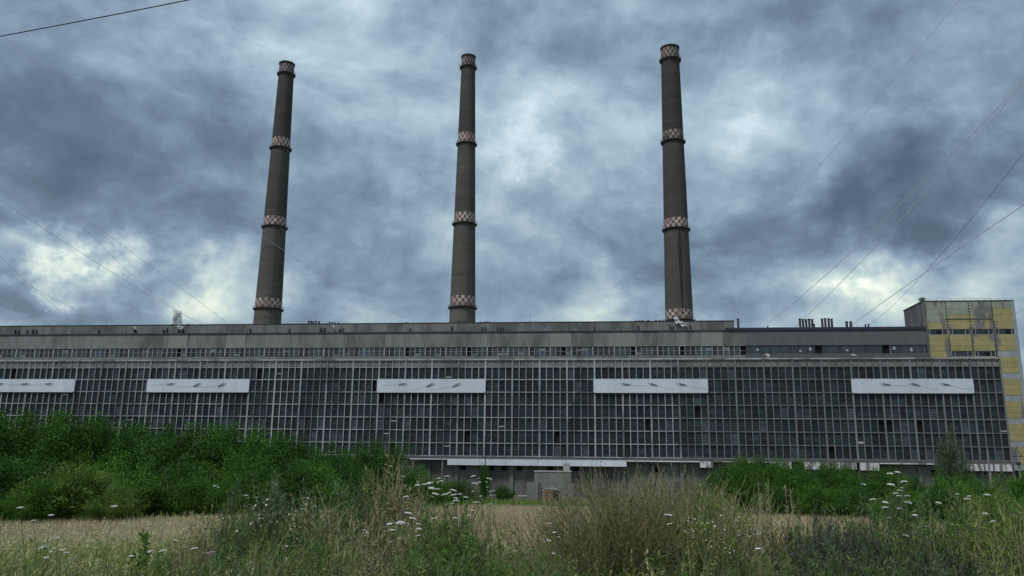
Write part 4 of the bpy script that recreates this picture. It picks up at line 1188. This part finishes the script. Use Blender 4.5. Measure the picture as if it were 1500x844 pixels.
DRY = [mk(w_, M_BRUSH, M_STEMD) for w_ in W_DRY]
KINDS = {'feather': (FE, 'feathery green weed', 'feathery_weed'), 'blue': (FEB, 'blue-green feathery weed', 'feathery_weed'), 'olive': (FEO, 'olive yellow feathery weed', 'feathery_weed'),
         'dry': (DRY, 'brown dry branching weed', 'dry_weed'), 'broad': (BRD, 'broad-leaved upright weed', 'leafy_weed')}
WEEDS = [  # x, top y, distance, kind, width factor
    (300, 748, 12.5, 'dry', 1.0), (330, 745, 12, 'blue', .8), (283, 765, 11, 'dry', 1.1), (362, 742, 12.5, 'feather', .9), (372, 728, 13, 'dry', .8), (402, 722, 11.5, 'blue', .9), (440, 716, 12, 'blue', 1.0),
    (470, 704, 11, 'dry', .8), (498, 690, 12, 'blue', .8), (508, 682, 12.5, 'blue', .55), (530, 692, 12, 'blue', .7), (545, 700, 11.5, 'blue', .8), (556, 680, 12, 'olive', .7), (570, 672, 12, 'dry', .75), (584, 660, 12, 'dry', .65), (597, 690, 11.5, 'dry', .9),
    (520, 735, 10.5, 'dry', 1.0), (566, 742, 10, 'dry', 1.1), (610, 735, 10.5, 'olive', 1.0), (630, 738, 11, 'blue', .8), (652, 736, 10.8, 'feather', .9), (622, 728, 10.9, 'feather', .9), (640, 726, 10.8, 'blue', .8), (668, 734, 10.8, 'feather', .8), (698, 728, 11.2, 'blue', .5), (668, 748, 11.5, 'olive', .9),
    (700, 772, 12, 'olive', .7), (728, 782, 12.5, 'dry', .7), (760, 792, 12, 'dry', .7), (790, 786, 12, 'olive', .7), (448, 765, 9.5, 'feather', 1.1), (420, 790, 9, 'olive', 1.2), (500, 780, 9, 'olive', 1.1), (560, 800, 8.5, 'dry', 1.2),
    (640, 790, 9, 'feather', 1.2), (700, 800, 9, 'feather', 1.2), (745, 806, 9, 'feather', 1.2), (790, 800, 9, 'feather', 1.2), (680, 815, 8.5, 'blue', 1.2), (830, 815, 8.5, 'feather', 1.2), (350, 795, 9, 'blue', 1.2), (300, 812, 8.5, 'feather', 1.1),
    (262, 778, 10, 'olive', .9), (235, 795, 9.5, 'feather', .9), (1150, 735, 11, 'olive', .8), (1138, 758, 11, 'olive', .6), (1170, 738, 10.5, 'blue', .7), (1205, 735, 10.5, 'feather', .8), (1225, 728, 11, 'blue', .8),
    (1262, 735, 11, 'feather', .8), (1295, 712, 11, 'blue', .7), (1318, 706, 11.5, 'blue', .8), (1340, 716, 11, 'feather', .8), (1362, 705, 10.5, 'blue', .7), (1396, 690, 10, 'feather', .5), (1410, 712, 10.5, 'olive', .8), (1440, 715, 10.5, 'feather', .9),
    (1470, 705, 10.5, 'olive', .8), (1495, 700, 10, 'feather', .9), (1530, 704, 10, 'olive', 1.0), (1380, 745, 9.5, 'olive', .9), (1430, 750, 9.5, 'olive', .9), (1480, 745, 9, 'olive', 1.0), (1345, 770, 9, 'feather', 1.0), (1190, 775, 9.5, 'blue', .9), (1215, 795, 8.8, 'blue', 1.0),
    (1130, 795, 9, 'olive', .9), (1100, 805, 8.5, 'feather', .9), (1165, 812, 8.5, 'feather', 1.0), (1400, 800, 8.5, 'blue', 1.1), (1455, 795, 8.5, 'olive', 1.1), (1290, 800, 8.2, 'blue', 1.1), (1235, 770, 8.9, 'blue', .8), (1310, 770, 8.7, 'feather', .8), (1360, 735, 9.5, 'feather', .9), (1420, 730, 9.6, 'feather', 1.0), (1460, 722, 9.8, 'olive', 1.0), (1500, 725, 9.4, 'feather', 1.1), (1265, 745, 10.4, 'feather', .6), (1250, 800, 8.3, 'feather', 1.0), (1350, 810, 8.0, 'blue', 1.1),
    (20, 800, 8.6, 'olive', 1.1), (70, 812, 8.4, 'feather', 1.1), (120, 800, 8.8, 'olive', 1.1), (170, 806, 8.6, 'olive', 1.0), (400, 760, 10, 'feather', 1.0), (380, 775, 9.6, 'olive', 1.0), (480, 745, 10.3, 'feather', .9), (460, 790, 9, 'feather', 1.1), (600, 800, 8.6, 'feather', 1.1), (880, 822, 8.3, 'feather', 1.2), (950, 828, 8.2, 'olive', 1.2), (1020, 822, 8.3, 'feather', 1.2),
    (1050, 700, 11.5, 'olive', .8), (1066, 722, 11.5, 'olive', .7), (1030, 715, 11, 'feather', .7), (1010, 730, 10.5, 'olive', .7)]
cnt = {}
for (x, yt, Y, kd, ws) in sorted(WEEDS):
    meshes, desc, nm = KINDS[kd]
    cnt[kd] = cnt.get(kd, 0) + 1; c_ = cnt[kd]
    side_ = 'left half' if x < 750 else 'right half'
    a, b_ = meshes[(c_ * 7 + int(x)) % len(meshes)]
    key = (kd, side_); cnt[key] = cnt.get(key, 0) + 1
    ordn = ORD[cnt[key] - 1]
    t = place(nm, x, yt, Y, 1.0, '%s on the near bank, %s from the left in the %s' % (desc, ordn, side_), 'weed', '%s plants of the near bank' % desc, ws)
    link('stems', a, parent=t); link('leaves', b_, parent=t)

# --- broad-leaved plants standing out by their leaves
for (x, yt, Y, ws, lab) in ((212, 757, 11.0, .75, 'leafy green sapling standing alone before the tan field at the left'), (203, 775, 10.8, .8, 'lower leafy plant beside the lone sapling at the left'),
                            (732, 820, 7.5, 1.0, 'pale yellow-green leafy shoot at the bottom centre'), (88, 835, 7.2, 1.6, 'dark broad leaves poking up at the bottom left'), (648, 763, 10.4, .7, 'bright green leafy plant under the white umbels')):
    a, b_ = BRD[int(x) % 2]
    t = place('leafy_plant', x, yt, Y, 1.0, lab, 'plant', 'broad-leaved plants of the near bank', ws); link('stems', a, parent=t); link('leaves', b_, parent=t)

# --- daisy fleabane: tall weeds with many tiny white flowers
for k, (x, yt, Y, ws, nf, lab) in enumerate([(400, 690, 11.5, .9, 70, 'tall weed dotted with tiny pale flowers, leftmost of the pair before the hedge'),
                                             (438, 686, 11.2, .9, 80, 'tall weed dotted with tiny pale flowers, right one of the pair before the hedge'),
                                             (1045, 712, 10.5, 1.0, 130, 'bushy weed full of tiny white flowers right of the big brown bush'),
                                             (345, 700, 12.5, .5, 14, 'thin tall weed with a few pale flower tufts against the dark hedge'),
                                             (1385, 742, 9.8, 1.0, 60, 'flowery weed among the grey-green plants near the right edge'),
                                             (372, 728, 12.0, .6, 22, 'short weed with small buff flower heads at the field edge')]):
    wm = W_FEATHER[k % 3]; rg = np.random.default_rng(600 + k)
    t = place('flowering_weed', x, yt, Y, 1.0, lab, 'weed', 'flowering weeds of the near bank', ws)
    a, b_ = (FEO if k == 2 else FEB)[k % 3]; link('stems', a, parent=t); link('leaves', b_, parent=t)
    b, d = along(wm[5], nf, rg, .72, 1.0)
    fv, ff = flower_discs(b + rg.normal(0, .035, b.shape) + [0, 0, .02], rg.uniform(.006, .011, nf), rg)
    link('flowers', np_mesh('flowers', fv, ff), M_FLOWER if k != 0 else M_PINK, t)['kind'] = 'stuff'

# --- wild carrot: stem and flat white umbels
def umbel_plant(heads, Y, label, green=False):
    """heads: list of (px, py, width px)"""
    P0 = at(heads[0][0], heads[0][1], Y); bx = P0.x + random.uniform(-.3, .3); z0 = float(gz(bx, Y))
    t = empty('umbel_flower', (bx, Y, z0 - .02)); tag(t, label, 'flower', 'white umbel flowers of the near bank')
    rg = np.random.default_rng(int(heads[0][0] * 7 + heads[0][1]))
    st = MB()
    for hi_, (px, py, wpx) in enumerate(heads):
        yy = Y + random.uniform(-.12, .12); P = at(px, py, yy) - Vector(t.location); rad = wpx * Y / F_PX / 2 * .88
        root = Vector((0, 0, 0)) if hi_ == 0 else Vector((P.x * .35, P.y * .3, P.z * .45))
        neck = P - Vector((0, 0, rad * .75))
        st.tube([root, root.lerp(neck, .5) + Vector((random.uniform(-.02, .02), 0, .03)), neck], [.0042, .0034, .0026], 5)
        tilt = Matrix.Rotation(random.uniform(-.25, .25), 3, 'Y') @ Matrix.Rotation(random.uniform(-.2, .25), 3, 'X')
        nu = 26; pts = []
        for q in range(nu):
            rr = math.sqrt((q + .5) / nu); a = q * 2.39996
            pts.append(P + tilt @ Vector((rr * math.cos(a) * rad, rr * math.sin(a) * rad, rad * .26 * (1 - rr * rr) + rg.uniform(-.03, .03) * rad)))
        pa = np.array([tuple(p) for p in pts])
        for q in range(0, nu, 2): st.tube([neck, pts[q]], [.0012, .0008], 3, cap=False)
        # each umbellet is a little dome of florets
        m_ = 6
        fl = np.repeat(pa, m_, 0) + rg.normal(0, rad * .085, (nu * m_, 3)) * [1, 1, .5]
        fv, ff = flower_discs(fl, rad * rg.uniform(.10, .17, len(fl)), rg, 6)
        link('umbel', np_mesh('umbel', fv, ff), M_FLOWER, t)
    st.build('stem', M_STEMG, t)
    # finely cut leaves low on the stem
    nl = 50; zz = rg.uniform(.1, .7, nl) * (heads and float((at(heads[0][0], heads[0][1], Y) - Vector(t.location)).z))
    lb = np.stack([rg.normal(0, .02, nl), rg.normal(0, .02, nl), zz], 1)
    lv_, lf, lt = leaves(lb, rg.normal(size=(nl, 3)) + [0, 0, .5], .09, .018, rg.uniform(.2, .9, nl), rg)
    link('leaves', np_mesh('leaves', lv_, lf, lt), M_WEED, t)
UMB = [
 ('before the hedge at the left edge', 9.5, [[(30, 744, 10)], [(75, 755, 9), (49, 763, 7)], [(41, 777, 5)], [(168, 742, 9)]]),
 ('in the grass at the lower left', 8.6, [[(84, 788, 6)], [(65, 801, 7), (60, 803, 6)], [(79, 804, 7), (76, 808, 6)], [(91, 806, 7), (97, 810, 7)], [(68, 817, 7)]]),
 ('near the lone sapling', 8.6, [[(193, 815, 8)], [(220, 808, 9)], [(238, 807, 10)], [(257, 792, 7)], [(285, 804, 10)]]),
 ('before the low hedge bushes', 12, [[(361, 726, 7), (376, 729, 6)], [(359, 741, 5), (372, 745, 5)], [(315, 712, 6), (320, 714, 4)]]),
 ('in the big white cluster before the plinth bush', 10.2, [[(655, 698, 7), (643, 701, 6)], [(629, 708, 11)], [(612, 711, 8), (621, 710, 7)], [(645, 706, 10)], [(633, 716, 13), (641, 717, 9)], [(664, 719, 11), (658, 722, 7)], [(638, 724, 11)], [(651, 725, 10)],
                                              [(665, 725, 10), (668, 730, 7)], [(674, 724, 7)], [(683, 729, 8)], [(595, 728, 10), (598, 731, 8)], [(668, 734, 10)], [(665, 738, 9), (655, 739, 7)], [(698, 736, 8)], [(718, 739, 8)]]),
 ('before the plinth wall, above the big cluster', 10.6, [[(694, 698, 9), (701, 701, 4)], [(696, 709, 10), (702, 707, 6)], [(717, 702, 10), (713, 706, 4)], [(721, 720, 9), (714, 714, 4), (693, 720, 4)], [(704, 727, 4)]]),
 ('in the middle of the bank over brown weeds', 9.6, [[(598, 752, 12)], [(604, 760, 11)], [(587, 766, 14)], [(571, 768, 10)], [(613, 768, 8)], [(576, 777, 9)], [(614, 775, 8)], [(613, 785, 8)], [(636, 760, 8)], [(534, 777, 7), (538, 781, 6)]]),
 ('before the tan field at the centre', 9.8, [[(667, 759, 7)], [(688, 755, 6)], [(692, 748, 7)], [(805, 767, 6)], [(804, 792, 7)], [(812, 780, 6)], [(818, 787, 5)], [(811, 811, 6)]]),
 ('beside the brown bush', 9.4, [[(979, 755, 13)], [(981, 768, 8)], [(1112, 804, 4)]]),
 ('high on the right before the hall', 10.6, [[(1265, 710, 9)], [(1304, 694, 9)], [(1315, 692, 9)], [(1324, 706, 10)], [(1305, 710, 11)], [(1319, 719, 8), (1321, 715, 5)], [(1312, 723, 8)], [(1317, 727, 9)], [(1329, 727, 9)], [(1278, 732, 9)], [(1330, 736, 12)], [(1297, 736, 9)], [(1297, 744, 10)], [(1318, 745, 9)], [(1302, 759, 7)], [(1340, 755, 9)]]),
 ('near the right edge', 9.8, [[(1402, 724, 6)], [(1417, 731, 9), (1419, 727, 6)], [(1446, 725, 9)], [(1375, 737, 9)], [(1442, 753, 11)], [(1455, 764, 9)], [(1432, 770, 8), (1435, 774, 6)], [(1437, 782, 7)], [(1441, 792, 9)], [(1434, 794, 8)], [(1397, 769, 7)], [(1327, 785, 9)], [(1493, 752, 5)]]),
]
for where, Y, plants in UMB:
    plants = sorted(plants, key=lambda h: h[0][0])
    for k, heads in enumerate(plants):
        umbel_plant(heads, Y + random.uniform(-.4, .4), 'white umbel %s, %s from the left' % (where, ORD[k]))

# --- big brown fan-shaped bush in the middle
def fan_bush(px, ytop, Y, seed, nst, h, spread, lean, nside, nleaf, leafm, stemm, name, label, w0=.008, ll=.035, lw=.009):
    rg = np.random.default_rng(seed); P = at(px, ytop, Y); z0 = float(gz(P.x, Y)); H = P.z - z0
    t = empty(name, (P.x, Y, z0 - .03)); tag(t, label, 'bush')
    S = stems(rg, nst, H, spread, lean, k=8, base=.28, curve=1.25, hvar=.45)
    v1, f1 = ribbons(S, w0, .0018, rg)
    b, d = along(S, nside, rg, .25, .98); dd = norm(d + rg.normal(0, .42, d.shape)); ln = rg.uniform(.10, .38, nside)[:, None]
    S2 = np.stack([b, b + dd * ln * .5, b + dd * ln + [0, 0, .04]], 1)
    v2, f2 = ribbons(S2, .0036, .0013, rg)
    me = np_mesh('stems', np.concatenate([v1, v2]), np.concatenate([f1, f2 + len(v1)])); link('stems', me, stemm, t)
    b2, d2 = along(S2, nleaf, rg, .1, 1); b3, d3 = along(S, nleaf // 2, rg, .3, 1)
    bb = np.concatenate([b2, b3]); dd = np.concatenate([d2, d3])
    lv_, lf, lt = leaves(bb, norm(dd + rg.normal(0, .45, dd.shape)), ll * rg.uniform(.6, 1.5, len(bb)), lw, np.clip(rg.normal(.45, .2, len(bb)), 0, 1), rg)
    link('leaves', np_mesh('leaves', lv_, lf, lt), leafm, t)
    return t
M_OLIVE = leafmat('broom_leaf', [(0, (.125, .155, .042)), (.5, (.20, .235, .070)), (1, (.33, .33, .13))], .42)
fan_bush(912, 680, 11.0, 41, 260, 2, .80, (-.10, 0), 2600, 26000, M_OLIVE, M_STEMD, 'broom_bush', 'big brown fan-shaped bush of thin twigs in the middle foreground')
fan_bush(990, 682, 11.6, 42, 230, 2, .62, (.05, 0), 1900, 20000, M_OLIVE, M_STEMD, 'broom_bush', 'right half of the twiggy brown bush, standing behind the big fan')
fan_bush(845, 722, 10.6, 43, 90, 2, .50, (-.34, -.05), 420, 3200, M_OLIVE, M_STEMD, 'broom_bush', 'thin leaning shoots at the left side of the big brown bush')
fan_bush(1052, 702, 10.8, 44, 120, 2, .55, (.22, 0), 700, 6500, M_WEEDY, M_STEMD, 'broom_bush', 'yellow-olive bush leaning right beside the big brown bush')
# --- dead dark brush heap at the lower right
fan_bush(1262, 774, 9.2, 51, 170, 1, .70, (.1, 0), 1500, 3200, M_DEAD, mat('grey_twig', (.060, .062, .050), .9, .3, 6), 'brush_heap', 'dark dead brush heap at the lower right, left part', .006, .05, .014)
fan_bush(1330, 776, 9.0, 52, 150, 1, .70, (0, 0), 1500, 3200, M_DEAD, MATS['grey_twig'], 'brush_heap', 'dark dead brush heap at the lower right, right part', .006, .05, .014)
fan_bush(1185, 748, 10.2, 53, 80, 1, .35, (.1, 0), 600, 1600, M_DEAD, MATS['grey_twig'], 'brush_heap', 'narrow bluish-grey dead weed left of the brush heap', .006, .05, .014)
# --- tall single stalks
for k, (x, yt, Y, lab) in enumerate([(1197, 736, 10.0, 'single dark upright stalk left of the dead brush heap'), (1393, 708, 9.6, 'dark upright stalk near the right edge'), (1122, 702, 11, 'pale dry grass plume above the rubble, right stalk'),
                                     (1113, 708, 11, 'pale dry grass plume above the rubble, left stalk'), (1150, 712, 11, 'pale dry stalk right of the rubble'), (155, 822, 8, 'dark broken stalk in the lower left grass'), (1160, 716, 11.2, 'pale slim stalk against the right shrubs')]):
    P = at(x, yt, Y); z0 = float(gz(P.x, Y)); h = P.z - z0
    t = empty('dry_stalk', (P.x, Y, z0)); tag(t, lab, 'stalk', 'single stalks on the near bank')
    pale = 'pale' in lab
    MB().tube([(0, 0, 0), (.02, .01, h * .5), (.0 + .03 * (k % 3 - 1), 0, h)], [.009, .007, .003], 5).build('stem', M_STEMD if pale else MATS['grey_twig'], t)
    rg = np.random.default_rng(800 + k); n_ = 50
    zz = rg.uniform(.35 if not pale else .7, 1, n_) * h
    lv_, lf, lt = leaves(np.stack([rg.normal(0, .012, n_), rg.normal(0, .012, n_), zz], 1), rg.normal(size=(n_, 3)) * .6 + [0, 0, 1.3], .05, .006, rg.uniform(.4, 1, n_), rg)
    link('seed_head', np_mesh('seed_head', lv_, lf, lt), M_CROP if pale else M_DEAD, t)
# --- arching grass tufts close to the camera
M_TUFT = leafmat('long_grass', [(0, (.040, .075, .028)), (.5, (.075, .115, .048)), (1, (.20, .20, .11))], .25)
for k, (x, yt, Y) in enumerate([(40, 815, 7.6), (180, 812, 7.8), (290, 800, 8), (375, 795, 8), (395, 812, 7.4), (480, 805, 7.8), (560, 825, 7.2), (660, 815, 7.5), (770, 818, 7.4), (1040, 792, 8), (1075, 800, 7.8), (1010, 806, 7.6), (1290, 820, 7.3), (1420, 815, 7.4), (1120, 822, 7.3)]):
    rg = np.random.default_rng(900 + k); P = at(x, yt, Y); z0 = float(gz(P.x, Y)); n_ = 70
    b0 = np.stack([rg.normal(0, .05, n_), rg.normal(0, .05, n_), np.zeros(n_)], 1)
    V, Fc, T = blades(b0, (P.z - z0) * rg.uniform(.7, 1.25, n_), .011, rg.uniform(0, 6.28, n_), rg.uniform(.2, .8, n_), 5, np.clip(rg.normal(.5, .25, n_), 0, 1), yaw=rg.uniform(0, 3.14, n_))
    o = link('grass_tuft', np_mesh('grass_tuft', V, Fc, T), M_TUFT, loc=(P.x, Y, z0))
    tag(o, 'arching tuft of long grass at the bottom of the view, %s from the left' % ORD[sorted([40, 180, 290, 375, 395, 480, 560, 660, 770, 1040, 1075, 1010, 1290, 1420, 1120]).index(x)], 'grass tuft', 'long grass tufts at the bottom')

# ------------------------------------------------------------------ rubble and litter
P = at(1108, 741, 73); t = empty('rubble_heap', (P.x, 73, float(gz(P.x, 73)))); tag(t, 'small dark rubble heap at the far edge of the tan field', 'rubble')
m_rock = mat('dark_rock', (.055, .052, .056), .95, .4, 2, rnd=.4)
for k in range(14):
    bm = bmesh.new(); bmesh.ops.create_icosphere(bm, subdivisions=1, radius=1); rr = random.Random(k)
    for v in bm.verts: v.co *= rr.uniform(.7, 1.2)
    me = bpy.data.meshes.new('rock'); bm.to_mesh(me); bm.free()
    o = link('rock', me, m_rock, t, (rr.uniform(-.85, .85), rr.uniform(-.3, .3), rr.uniform(.35, .95) * (1 - .1 * abs(k - 7)) + .1)); s_ = rr.uniform(.22, .42); o.scale = (s_ * 1.2, s_, s_ * .8)
P = at(1098, 782, 13.2); o = MB().box(-.25, .25, -.12, .12, -.015, .015).build('broken_board', mat('grey_board', (.30, .29, .29), .8, .25, 8), loc=P); o.rotation_euler = (.35, -.2, .1)
tag(o, 'broken grey board lying at the edge of the tan field, right of the bush', 'board')
MB().box(-.24, -.18, -.05, .0, -1.6, -.016).build('prop', MATS['dark_steel'], o)
P = at(1111, 804, 9.0); o = MB().lathe([(.001, -.035), (.009, -.033), (.010, .012), (.005, .026), (.005, .034), (.001, .035)], 10).build('plastic_bottle', mat('white_plastic', (.6, .62, .62), .4, .1, 5), loc=P, smooth=True); o.rotation_euler = (1.5, .3, 1.3)
tag(o, 'small white plastic bottle caught in the weeds at the lower right', 'litter')
P = at(307, 811, 9.0); o = MB().add([(-.06, 0, 0), (-.01, .02, .015), (.06, .0, .022), (.055, .02, -.005), (0, .03, -.012), (-.055, .02, -.014)], [(0, 1, 4, 5), (1, 2, 3, 4)]).build('wrapper', mat('pale_wrapper', (.55, .50, .50), .5, .2, 10, second=(.45, .2, .2), second_amt=.4, second_scale=9), loc=P)
so_ = o.modifiers.new('thickness', 'SOLIDIFY'); so_.thickness = .004
tag(o, 'crumpled pale wrapper lying in the grass at the lower left', 'litter')
